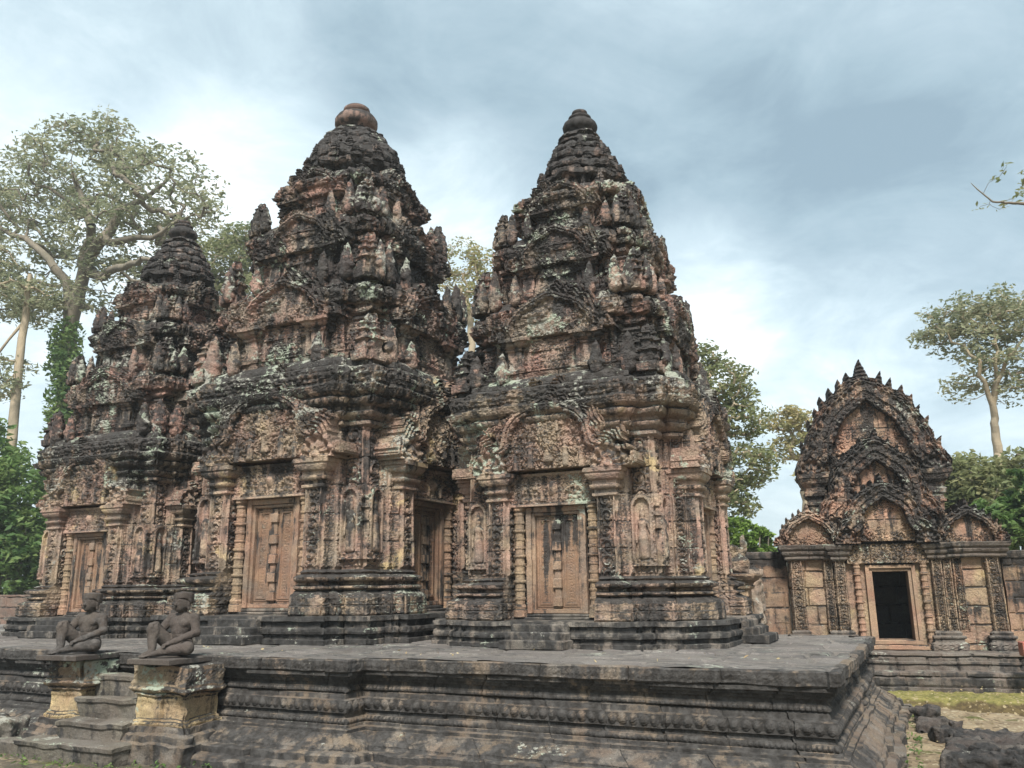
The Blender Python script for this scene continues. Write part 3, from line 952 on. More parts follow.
        # on every face: false window, two capitals on piers, small pediment
        yb = -1.43 * s
        m = MB()
        pw = 0.62 * s
        for sg in (-1, 1):
            m = MB()
            xa, xb = sorted((sg * pw * 0.80, sg * pw * 1.22))
            loft(m, rect(xa, xb, yb - 0.10 * s - .03, yb + .05), [(z0 + .10 * H, .02), (z0 + .14 * H, .03), (z0 + .16 * H, 0), (z0 + .36 * H, 0), (z0 + .37 * H, .02), (z0 + .39 * H, .03), (z0 + .40 * H, .015),
                                                             (z0 + .43 * H, .07), (z0 + .46 * H, .08), (z0 + .465 * H, .12), (z0 + .50 * H, .13), (z0 + .505 * H, .05)],
                 res=0.025, resz=0.02, erode=0.02, seed=90 + k + sg, chip=0.05)
            T['pier%d%d' % (k, sg)] = m.mesh('pilaster', M['tier'])
        m = MB()
        def win(X, Z, pw=pw, z0=z0, H=H):
            q = np.abs(X) / pw
            h = np.where(q < 0.62, 0.02 + 0.02 * (np.abs((X / pw * 3.2) % 1 - 0.5) < 0.22), 0.06)
            h = np.where(np.abs(q - 0.66) < 0.05, 0.075, h)
            h = np.where(q < 0.06, 0.07, h)
            t = (Z - z0) / H
            h = np.where(t > 0.34, 0.06 + 0.03 * worley(X, Z, 0.05, 3), h)
            return h, np.ones(X.shape, bool)
        relief(m, -pw * .79, pw * .79, z0 + .12 * H, z0 + .47 * H, 0.016, win, yb - 0.012, 0.06)
        T['win%d' % k] = m.mesh('false_window', M['tier'])
        for j in (0, 1):
            m = MB()
            relief(m, -1.35 * s, 1.35 * s, z0 + .505 * H, z0 + 1.3 * H, 0.0145,
                   pediment_fn(0.80 * s, 0.48 * H, z0 + .505 * H, ARCH_BROAD, bw=0.055, leaf=0.15, nleaf=7, seed=21 + k * 3 + j * 7, ragged=1.4, fan=0.13, depth=1.15, plain=(j == 1)), yb - 0.13 * s - .02, 0.30 * s)
            T['tped%d%d' % (k, j)] = m.mesh('pediment', M['tier'])
    # antefixes: little stacked shrines
    m = MB()
    w = 0.125
    pts = [(-w, -w * .6), (-w * .6, -w * .6), (-w * .6, -w), (w * .6, -w), (w * .6, -w * .6), (w, -w * .6), (w, w * .6), (w * .6, w * .6), (w * .6, w), (-w * .6, w), (-w * .6, w * .6), (-w, w * .6)]
    loft(m, pts, [(-.06, .02), (.04, .02), (.05, -.01), (.17, -.012), (.18, .02), (.21, .02), (.22, -.02), (.28, -.028), (.29, -.005), (.31, -.01), (.32, -.04), (.36, -.045), (.37, -.03), (.39, -.035),
                  (.40, -.055), (.43, -.05), (.47, -.06), (.50, -.085)], res=0.04, resz=0.025, erode=0.022, seed=101, efreq=9, capb=True)
    T['antefix'] = m.mesh('antefix', M['tier'])
    T['crown_antefix'] = m.mesh('crown_antefix', M['crown'])
    # a row-side guardian block (worn figure) between antefixes
    m = MB()
    def fig(p):
        d = cone_d(p, (0, 0, 0), (0, 0, .22), .085, .075)
        d = smin(d, cone_d(p, (-.07, -.02, .10), (.07, -.02, .10), .05, .05), .03)
        d = smin(d, cone_d(p, (0, -.01, .27), (0, -.01, .33), .055, .045), .02)
        d = smin(d, cone_d(p, (0, 0, .36), (0, 0, .43), .035, .012), .02)
        return d + 0.012 * fbm(p * 14, 3, 2)
    sdf_mesh(m, fig, (-.16, -.14, -.1), (.16, .14, .48), 0.016)
    T['figure'] = m.mesh('worn_figure', M['tier'])
    # lotus crowns: niche band, then rows of petals
    z0 = CROWN_Z
    a = np.arange(128) / 128 * 2 * np.pi
    slim = [(.56, -.1), (.60, 0), (.63, .03), (.56, .05), (.54, .08), (.56, .25), (.62, .27), (.69, .30), (.70, .36), (.63, .40), (.55, .41), (.54, .43), (.62, .46), (.635, .52), (.58, .59), (.48, .60), (.47, .63), (.545, .66),
            (.55, .72), (.49, .79), (.395, .80), (.385, .82), (.455, .85), (.455, .90), (.40, .96), (.325, .97), (.32, .99), (.375, 1.02), (.37, 1.07), (.31, 1.11), (.27, 1.12), (.27, 1.14), (.33, 1.165), (.31, 1.2), (.25, 1.23)]
    dome = [(.56, -.1), (.60, 0), (.62, .03), (.57, .05), (.55, .08), (.57, .20), (.64, .22), (.70, .27), (.71, .32), (.67, .36), (.64, .36), (.69, .39), (.695, .46), (.67, .54), (.645, .55), (.655, .58), (.63, .66), (.58, .73),
            (.555, .74), (.565, .77), (.51, .85), (.46, .90), (.45, .91), (.46, .94), (.42, .98), (.36, 1.01), (.32, 1.02), (.34, 1.05), (.30, 1.07)]
    for key, prof in (('crown', slim), ('crown_dome', dome)):
        m = MB()
        pr = resample(prof, 0.025)
        V = np.zeros((len(pr), 128, 3))
        for i, (r, z) in enumerate(pr):
            npet, amp = (22, .075) if z > .40 else (16, .04)
            ph = 0.5 * (int(z / .2) % 2)
            pet = 1 + amp * (np.abs(np.cos((a * npet / 2) + ph * np.pi)) ** .6 - 0.6)
            if .07 < z < .27:
                pet = 1 + .10 * (np.abs(np.cos(a * 8)) > .75) + .04 * np.cos(a * 32)
            sq = 1.0 - 0.075 * np.cos(4 * a + np.pi) * (1 - np.clip(z, 0, 1))
            rr = r * pet * sq
            V[i] = np.stack([rr * np.cos(a), rr * np.sin(a), np.full(128, z0 + z)], -1)
        W = V.copy()
        for c in range(3):
            V[..., c] += 0.034 * fbm(W * 6.0, 120 + c, 4)
        m.add(V, grid_faces(128, len(pr), True), [list(range((len(pr) - 1) * 128, len(pr) * 128))])
        T[key] = m.mesh('lotus_crown', M['crown'])
    m = MB()
    f = [(.27, 0), (.29, .03), (.23, .05), (.22, .08), (.29, .13), (.335, .19), (.345, .26), (.32, .33), (.25, .39), (.20, .42), (.19, .44), (.22, .46), (.225, .50), (.19, .53), (.13, .56), (.13, .58), (.16, .60), (.15, .65), (.09, .69), (.0, .705)]
    lathe(m, [(r * .80, z * .68 + z0 + 1.225) for r, z in f], 32, flute=0.006, nf=16)
    T['finial'] = m.mesh('finial', M['finial_black'], True)
    m = MB()
    f = [(.27, 0), (.29, .03), (.26, .05), (.26, .08), (.33, .11), (.375, .17), (.375, .25), (.33, .32), (.24, .36), (.20, .38), (.215, .40), (.24, .43), (.23, .475), (.20, .50), (.10, .515), (.0, .52)]
    lathe(m, [(r * .86, z * .92 + z0 + 1.06) for r, z in f], 32)
    T['finial_wide'] = m.mesh('finial', M['finial'], True)
    # a standing goddess in low relief
    m = MB()
    def dev(p):
        d = ell_d(p, (0, 0, .47), (.036, .036, .045))
        d = smin(d, cone_d(p, (0, 0, .52), (0, 0, .57), .03, .012), .01)
        d = smin(d, cone_d(p, (0, 0, .44), (0, 0, .40), .02, .022), .01)
        d = smin(d, cone_d(p, (0, 0, .375), (0, 0, .28), .055, .036), .02)
        d = smin(d, cone_d(p, (-.055, 0, .375), (.055, 0, .375), .022, .022), .015)
        d = smin(d, cone_d(p, (0, 0, .27), (0, 0, .22), .048, .056), .02)
        d = smin(d, cone_d(p, (0.01, 0, .23), (0.01, 0, .04), .058, .066), .02)
        d = smin(d, cone_d(p, (-.068, 0, .37), (-.085, 0, .27), .017, .015), .01)
        d = smin(d, cone_d(p, (-.085, 0, .27), (-.075, -.02, .17), .015, .012), .01)
        d = smin(d, cone_d(p, (.068, 0, .37), (.095, 0, .28), .017, .015), .01)
        d = smin(d, cone_d(p, (.095, 0, .28), (.07, -.03, .37), .015, .012), .01)
        for sx in (-.03, .045):
            d = smin(d, cone_d(p, (sx, 0, .045), (sx * 1.4, -.03, .012), .022, .016), .01)
        return d
    sdf_mesh(m, dev, (-.14, -.10, -.02), (.14, .03, .60), 0.009)
    T['devata'] = m.mesh('devata_figure', M['wall'], True)
    m = MB()
    def niche(X, Z):
        a = np.abs(X)
        top = 0.55 + 0.10 * np.sqrt(np.clip(1 - (X / 0.125) ** 2, 0, 1))
        d = np.where(Z < 0.55, a - 0.115, np.hypot(X, Z - 0.55) - 0.115)
        fr = (np.abs(d) < 0.02)
        h = np.where(fr, 0.055, 0.03 + 0.025 * worley(X, Z, 0.04, 3))
        h = np.where(d < -0.02, 0.004, h)
        h = np.where((Z < 0.0), 0.03 + 0.03 * worley(X, Z, 0.05, 8), h)
        out = d - 0.02
        msk = (d < 0.05 + 0.015 * np.cos(np.arctan2(X, Z - .5) * 11)) & (Z > -0.09)
        return h, msk
    relief(m, -.17, .17, -.09, .74, 0.0115, niche, 0.0, 0.03)
    T['niche'] = m.mesh('niche', M['wall'])

STOREYS = [(0.86, 3.38, 1.17), (0.70, 4.55, 1.05), (0.53, 5.60, 0.80)]
CROWN_Z = 6.36
build_tower_meshes()

def make_tower(loc, scale, label, ped, cap_kind, tseed, deep=False):
    t = thing('temple_tower', label, 'temple tower', loc, 0.0, 'three carved shrine towers on the terrace', scale)
    p = lambda key, name, **k: link(name, T[key], t, **k)
    sfx = '_deep' if deep else ''
    p('plinth' + sfx, 'plinth'); p('base' + sfx, 'base_moulding'); p('wall' + sfx, 'wall'); p('cornice' + sfx, 'cornice')
    rng = np.random.RandomState(tseed)
    for side, rz in enumerate((0.0, math.pi / 2, -math.pi / 2)):
        off = (SIDE_EXT if side == 1 and deep else 0.0, 0.0, 0.0)
        d = p('frame', 'false_door', rotz=rz, loc=off)
        link('door_leaf', T['leaf'], d); link('door_rail', T['boss'], d); link('door_sill', T['sill'], d)
        for sx in (-.505, .505):
            c, s = math.cos(rz), math.sin(rz)
            x, y = sx, -1.36
            p('colonette', 'colonette', loc=(c * x - s * y + off[0], s * x + c * y, 0), rotz=rz)
        p('cap_l', 'pilaster_capital', rotz=rz, loc=off); p('cap_r', 'pilaster_capital', rotz=rz, loc=off)
        p('lintel', 'lintel', rotz=rz, loc=off)
        pk = ped if side == 0 else ('ped_b' if ped != 'ped_b' else 'ped_a')
        po = p(pk, 'pediment', rotz=rz, loc=off)
        link('tympanum', T[pk + 't'], po)
        for fx, fz, q in ((0.0, 2.24, .86), (-.24, 2.17, .62), (.24, 2.17, .62), (-.45, 2.15, .46), (.45, 2.15, .46), (-.12, 2.60, .34), (.13, 2.62, .34)):
            link('relief_figure', T['devata'], po, loc=(fx, -1.575, fz), rotz=rng.uniform(-.3, .3), scale=(q * 1.15, q, q))
        p('steps', 'steps', rotz=rz, loc=off)
        if side < 2:                                     # goddesses on the corner piers
            for sx in (-1.125, 1.125):
                c, s = math.cos(rz), math.sin(rz)
                x, y = sx, -1.308
                nn = p('niche', 'niche', loc=(c * x - s * y, s * x + c * y, 1.02), rotz=rz, scale=(1.0, 1.0, 1.12))
                link('devata_figure', T['devata'], nn, loc=(0, -0.012, 0))
    for k, (s, z0, H) in enumerate(STOREYS):
        tr = p('tier%d' % k, 'tier')
        for side, rz in enumerate((0.0, math.pi / 2, -math.pi / 2, math.pi)):
            if side < 3:
                link('pilaster', T['pier%d-1' % k], tr, rotz=rz)
                link('pilaster', T['pier%d1' % k], tr, rotz=rz)
                link('false_window', T['win%d' % k], tr, rotz=rz)
            link('pediment', T['tped%d%d' % (k, (side + tseed) % 2)], tr, rotz=rz)
        below = (1.0, 0.86, 0.70)[k]
        q = (1.25, 1.08, 0.9)[k]
        r = BW * below + 0.02
        for cx, cy in ((-r, -r), (r, -r), (r, r), (-r, r)):
            if rng.rand() > 0.15:
                link('antefix', T['antefix'], tr, loc=(cx, cy, z0 - .01), rotz=rng.uniform(-.2, .2), scale=(q, q, q * rng.uniform(.85, 1.12)))
        for rz in (0.0, math.pi / 2, -math.pi / 2):
            for sx, q2 in ((-1, 1.0), (1, 1.0), (-.62, .8), (.62, .8), (-1.22, .9), (1.22, .9)):
                x, y = sx * (SW * below * 1.06), -(1.43 * below + 0.03)
                if k == 0:
                    x, y = sx * 1.08, -1.44 + (.10 if abs(sx) > 1.1 else 0)
                if abs(sx) < .9:
                    y -= .05
                c, s_ = math.cos(rz), math.sin(rz)
                if rng.rand() > 0.15:
                    link('worn_figure', T['figure'], tr, loc=(c * x - s_ * y, s_ * x + c * y, z0 + .0), rotz=rz + rng.uniform(-.15, .15), scale=(q * q2, q * q2, q * q2 * rng.uniform(.75, 1.15)))
    cr = p('crown_dome' if cap_kind == 'finial_wide' else 'crown', 'lotus_crown')
    for a in range(8):
        an = a * math.pi / 4
        rr = 0.58 if a % 2 == 0 else 0.64
        link('crown_antefix', T['crown_antefix'], cr, loc=(rr * math.cos(an), rr * math.sin(an), CROWN_Z + .02), rotz=an, scale=(.56, .56, .62))
    for nring, rr, zz, q in ((14, .62, .385, .50), (12, .53, .59, .44), (10, .435, .79, .38)):
        if cap_kind == 'finial_wide':
            rr, zz = rr * 1.06 + .03, zz * .92
        for a in range(nring):
            an = (a + .5 * (nring % 4)) * 2 * math.pi / nring
            if rng.rand() > .2:
                link('petal_stub', T['crown_antefix'], cr, loc=(rr * math.cos(an), rr * math.sin(an), CROWN_Z + zz), rotz=an, scale=(q * 1.1, q * 1.1, q * rng.uniform(.6, 1.0)))
    p(cap_kind, 'finial')
    return t

make_tower((-4.15, 11.3, 1.0), (1, 1, 1.0), 'shrine tower nearest the gate tower, tallest in the picture after its black bud finial', 'ped_a', 'finial', 3, True)
make_tower((-8.50, 11.3, 1.0), (1.2, 1.2, 1.18), 'middle and largest of the three shrine towers, topped by a wide flat brownish vase', 'ped_b', 'finial_wide', 5)
make_tower((-12.66, 11.3, 1.0), (1, 1, 0.985), 'shrine tower farthest from the gate tower, in front of the big spreading tree', 'ped_c', 'finial', 8)

# ------------------------------------------------------------------ the terrace
def build_terrace():
    t = thing('stone_terrace', 'low dark moulded stone terrace that carries the three shrine towers', 'terrace', (0, 0, 0))
    poly = [(-19.0, 7.62), (-11.4, 7.62), (-11.4, 7.32), (-5.35, 7.32), (-5.35, 7.62), (-0.72, 7.62), (-0.72, 13.0), (-19.0, 13.0)]
    fine = lambda n: n[1] < -0.5 or n[0] > 0.5
    mul = [1, 1, 1, 1, 1, .68, 1, 1]
    m = MB()
    loft(m, poly, [(.865, -.06), (.872, -.012), (.885, 0), (.985, 0), (.997, -.012), (.998, -.08)], res=0.02, resz=0.02,
         disp=lambda i, u, w, z, d: block_rel(u, z, i, 203, ch=5.0, cw=0.85, amp=0.016, gap=0.02, groove=0.03) + 0.006 * (np.abs(((u / .075) % 1) - .5) + np.abs(((z / .075) % 1) - .5) < .5) * (d > -.001),
         erode=0.016, seed=201, fine=fine, chip=0.04, cap=False, efreq=3.5)
    obj('edge_slab', m, M['plat'], t)
    m = MB()
    loft(m, poly, [(.30, .02), (.335, .02), (.345, -.03), (.37, -.035), (.375, -.05), (.43, -.05), (.435, -.075), (.475, -.085), (.485, -.05), (.60, -.05), (.61, -.10), (.655, -.11), (.66, -.12), (.72, -.12),
                   (.73, -.13), (.765, -.13), (.77, -.095), (.80, -.09), (.805, -.06), (.83, -.06), (.835, -.03), (.87, -.03)], res=0.0115, resz=0.0115,
         disp=mould_disp([(.402, .021, .046, .022, 'bead'), (.545, .046, .098, .030, 'disc'), (.69, .021, .046, .022, 'bead'), (.787, .014, .03, .006, 'carve')], 205, 0.018),
         erode=0.006, seed=207, fine=fine, cap=False, efreq=4)
    obj('bead_moulding', m, M['plat'], t)
    m = MB()
    loft(m, poly, [(.10, .255), (.165, .25), (.175, .235), (.20, .225), (.235, .17), (.265, .10), (.29, .06), (.305, .05), (.31, -.05)], res=0.02, resz=0.015, mult=mul,
         disp=lambda i, u, w, z, d: block_rel(u, z * 0, i, 209, ch=5.0, cw=0.75, amp=0.016, gap=0.018, groove=0.025) + 0.007 * (np.abs(((u / .06) % 1) - .5) + np.abs(((z / .06) % 1) - .5) < .42),
         erode=0.014, seed=211, fine=fine, cap=False, efreq=4)
    obj('sloping_base', m, M['plat'], t)
    m = MB()
    loft(m, poly, [(-.12, .50), (.06, .50), (.085, .47), (.09, .36), (.095, .345), (.155, .34), (.17, .32), (.172, .18)], res=0.03, resz=0.02, mult=mul,
         disp=lambda i, u, w, z, d: block_rel(u, z * 0, i, 213, ch=5.0, cw=0.62, amp=0.03, gap=0.03, groove=0.05),
         erode=0.025, seed=215, fine=fine, cap=False, efreq=3)
    obj('foundation_course', m, M['plat'], t)
    # paving slabs
    m = MB()
    xs, ys = np.arange(-19.0, -0.70, 0.03), np.arange(7.30, 13.02, 0.03)
    X, Y = np.meshgrid(xs, ys)
    inside = (X > -19.0) & (X < -0.735) & (Y < 12.99) & (Y > np.where((X > -11.385) & (X < -5.365), 7.335, 7.635))
    row = np.floor((Y + 0.05 * np.sin(X)) / 0.47)
    cu = X / 0.82 + _hash(row, row * 0, row * 0, 5)
    cl = np.floor(cu)
    fy, fx = ((Y + 0.05 * np.sin(X)) / 0.47 - row) * 0.47, (cu - cl) * 0.82
    Zp = 0.997 + 0.016 * (_hash(row, cl, row * 0, 6) - 0.5) + (fx - .4) * 0.02 * (_hash(row, cl, row * 0, 7) - .5) + (fy - .2) * 0.03 * (_hash(row, cl, row * 0, 8) - .5)
    Zp -= 0.032 * ((np.minimum(fx, .82 - fx) < 0.022) | (np.minimum(fy, .47 - fy) < 0.020))
    Zp += 0.007 * fbm(np.stack([X * 3, Y * 3, X * 0], -1), 9, 3)
    nx, ny = len(xs), len(ys)
    idx = np.arange(nx * ny).reshape(ny, nx)
    q = inside[:-1, :-1] & inside[1:, 1:] & inside[:-1, 1:] & inside[1:, :-1]
    m.add(np.stack([X, Y, Zp], -1), np.stack([idx[:-1, :-1][q], idx[:-1, 1:][q], idx[1:, 1:][q], idx[1:, :-1][q]], 1))
    obj('paving', m, M['pave'], t)
    # stair with cheek pedestals
    st = MB()
    for k, (z, y0) in enumerate(((.17, 6.42), (.36, 6.66), (.57, 6.88), (.78, 7.10))):
        x0, x1 = (-8.95, -7.55) if k == 0 else (-8.66, -7.74)
        loft(st, rect(x0, x1, y0, 7.36), [(-.1 if k == 0 else z - .25, .0), (z - .07, 0.01), (z - .05, .03), (z - .012, .035), (z, .01)], res=0.04, resz=0.05, erode=0.03, seed=221 + k, efreq=3.5)
    loft(st, rect(-9.75, -9.0, 6.45, 6.8), [(-.1, .0), (.10, 0.01), (.12, -.03)], res=0.05, erode=0.04, seed=231, efreq=3)
    obj('stair', st, M['step'], t)
    for x0, x1, y0, mk in ((-7.74, -7.02, 6.80, 'pedestal'), (-9.18, -8.66, 6.86, 'pedestal')):
        r = rect(x0, x1, y0, 7.34)
        pd_ = link('pedestal', None, t)
        for nm, prof, mk2, bands in (('pedestal_base', [(-.1, .15), (.17, .15), (.19, .12), (.25, .11), (.27, .06), (.33, .05)], 'plat', []),
                                     ('pedestal_shaft', [(.33, .02), (.37, .02), (.38, .0), (.40, .0), (.41, -.02), (.62, -.025), (.635, -.01)], 'pedestal', [(.35, .018, .04, .010, 'bead'), (.59, .03, .05, .012, 'petal')]),
                                     ('pedestal_cap', [(.636, .0), (.66, .0), (.67, .018), (.70, .024), (.73, .008), (.75, .01), (.78, -.005), (.93, .0), (.945, -.03)], 'cap', [(.705, .022, .05, .016, 'petal'), (.83, .05, .09, .018, 'carve')])):
            m = MB()
            loft(m, r, prof, res=0.02, resz=0.02, disp=mould_disp(bands, 233, 0.02), erode=0.034, seed=int(240 - x0), chip=0.10, efreq=4)
            obj(nm, m, M[mk2], pd_)
    return t
build_terrace()

# ------------------------------------------------------------------ seated guardian statues
def guardian(p):
    S = smin
    d = ell_d(p, (0, .02, .10), (.13, .11, .10))
    d = S(d, cone_d(p, (0, .01, .14), (0, -.005, .27), .095, .10), .04)
    d = S(d, ell_d(p, (0, 0, .335), (.145, .09, .11)), .04)
    for sx in (-.06, .06):                                        # chest
        d = S(d, ell_d(p, (sx, -.065, .345), (.055, .03, .045)), .02)
    d = S(d, cone_d(p, (-.135, .005, .395), (.135, .005, .395), .05, .05), .04)
    d = S(d, cone_d(p, (0, 0, .42), (0, -.015, .50), .05, .045), .02)
    # head with face
    h = ell_d(p, (0, -.025, .55), (.086, .09, .095))
    h = S(h, ell_d(p, (0, -.065, .505), (.052, .045, .04)), .02)                       # jaw
    h = S(h, cone_d(p, (0, -.105, .575), (0, -.122, .538), .010, .018), .01)            # nose
    h = S(h, cone_d(p, (-.05, -.095, .585), (.05, -.095, .585), .011, .011), .01)       # brow
    for sx in (-1, 1):
        h = S(h, ell_d(p, (sx * .032, -.096, .565), (.014, .010, .008)), .004)          # eyes
        h = S(h, ell_d(p, (sx * .083, -.015, .545), (.012, .026, .042)), .006)          # ears
        h = S(h, ell_d(p, (sx * .085, -.015, .495), (.014, .018, .022)), .006)          # ear rings
    h = S(h, cone_d(p, (-.026, -.104, .512), (.026, -.104, .512), .009, .009), .004)    # lips
    h = S(h, cone_d(p, (-.020, -.102, .498), (.020, -.102, .498), .009, .009), .004)
    d = S(d, h, .012)
    hair = cone_d(p, (0, -.005, .60), (0, .0, .66), .106, .102)                        # cap of hair, top knot
    q = np.maximum(hair, p[..., 2] - .665 - 0.02 * (1 - np.clip(np.hypot(p[..., 0], p[..., 1]) / .09, 0, 1)))
    d = np.minimum(d, np.maximum(q, .603 - p[..., 2] - .045 * smooth(-.07, .0, p[..., 1])))
    d = S(d, ell_d(p, (0, .0, .70), (.028, .028, .022)), .01)
    # right leg, knee drawn up
    L = cone_d(p, (-.09, -.02, .10), (-.175, -.235, .285), .085, .064)
    L = S(L, cone_d(p, (-.175, -.235, .285), (-.12, -.285, .06), .060, .038), .03)
    L = S(L, cone_d(p, (-.12, -.285, .055), (-.13, -.395, .024), .036, .026), .02)
    for k in range(5):
        x = -.165 + .018 * k
        L = S(L, cone_d(p, (x, -.385, .022), (x - .002, -.425 + .006 * abs(k - 4) * .6, .016), .012, .009), .004)
    # left leg, folded flat
    G = cone_d(p, (.09, -.02, .09), (.265, -.185, .095), .085, .065)
    G = S(G, cone_d(p, (.265, -.185, .095), (.02, -.315, .065), .060, .040), .03)
    G = S(G, cone_d(p, (.02, -.315, .06), (-.075, -.345, .035), .036, .024), .02)
    for k in range(5):
        G = S(G, cone_d(p, (-.065, -.36 + .014 * k, .030 + .006 * k), (-.105, -.365 + .014 * k, .024 + .005 * k), .011, .008), .004)
    d = S(d, S(L, G, .008), .025)
    # arms
    A = cone_d(p, (.160, .005, .395), (.225, -.03, .245), .054, .044)
    A = S(A, cone_d(p, (.225, -.03, .245), (.115, -.225, .165), .042, .030), .02)
    A = S(A, cone_d(p, (.115, -.225, .165), (.085, -.27, .145), .030, .028), .012)
    for k in range(4):
        b = np.array([.066 + .015 * k, -.280 - .004 * k, .142])
        A = S(A, cone_d(p, b, b + (-.012, -.035, -.010), .0105, .0095), .003)
        A = S(A, cone_d(p, b + (-.012, -.035, -.010), b + (-.014, -.048, -.036 - .004 * (k in (1, 2))), .0095, .008), .003)
    A = S(A, cone_d(p, (.095, -.255, .15), (.055, -.265, .15), .011, .009), .003)
    B = cone_d(p, (-.160, .005, .395), (-.215, -.075, .27), .054, .044)
    B = S(B, cone_d(p, (-.215, -.075, .27), (-.165, -.205, .335), .038, .028), .02)
    B = S(B, cone_d(p, (-.165, -.205, .338), (-.165, -.235, .345), .030, .027), .012)
    for k in range(4):
        b = np.array([-.188 + .015 * k, -.245, .348])
        B = S(B, cone_d(p, b, b + (0, -.035, -.006), .0105, .0095), .003)
        B = S(B, cone_d(p, b + (0, -.035, -.006), b + (0, -.048, -.034 - .004 * (k in (1, 2))), .0095, .008), .003)
    B = S(B, cone_d(p, (-.145, -.215, .342), (-.122, -.245, .325), .011, .009), .003)
    d = S(d, S(A, B, .01), .012)
    # belt and loin cloth
    d = S(d, np.maximum(np.abs(np.hypot(p[..., 0] / 1.15, p[..., 1] - .005) - .096) - .012, np.abs(p[..., 2] - .205) - .016), .01)
    return d + 0.005 * fbm(p * 20, 5, 3)

sm = MB()
sdf_mesh(sm, guardian, (-.32, -.47, -.02), (.34, .17, .75), 0.0075)
statue_me = sm.mesh('statue_body', M['statue'], True)
sb = MB()
box(sb, -.27, .30, -.46, .16, -.06, .0, 0.008, res=0.05, erode=0.006)
slab_me = sb.mesh('statue_base', M['statue'])
first = None
for x, y, rz, lab in ((-7.40, 7.06, .06, 'dark stone guardian statue squatting on the pale yellow stair pedestal'),
                      (-8.90, 7.10, .12, 'dark stone guardian statue squatting on the blackened far stair pedestal')):
    t = thing('guardian_statue', lab, 'statue', (x, y, 1.012), rz, 'seated guardian statues beside the stair')
    link('statue_body', statue_me, t)
    link('statue_base', slab_me, t)

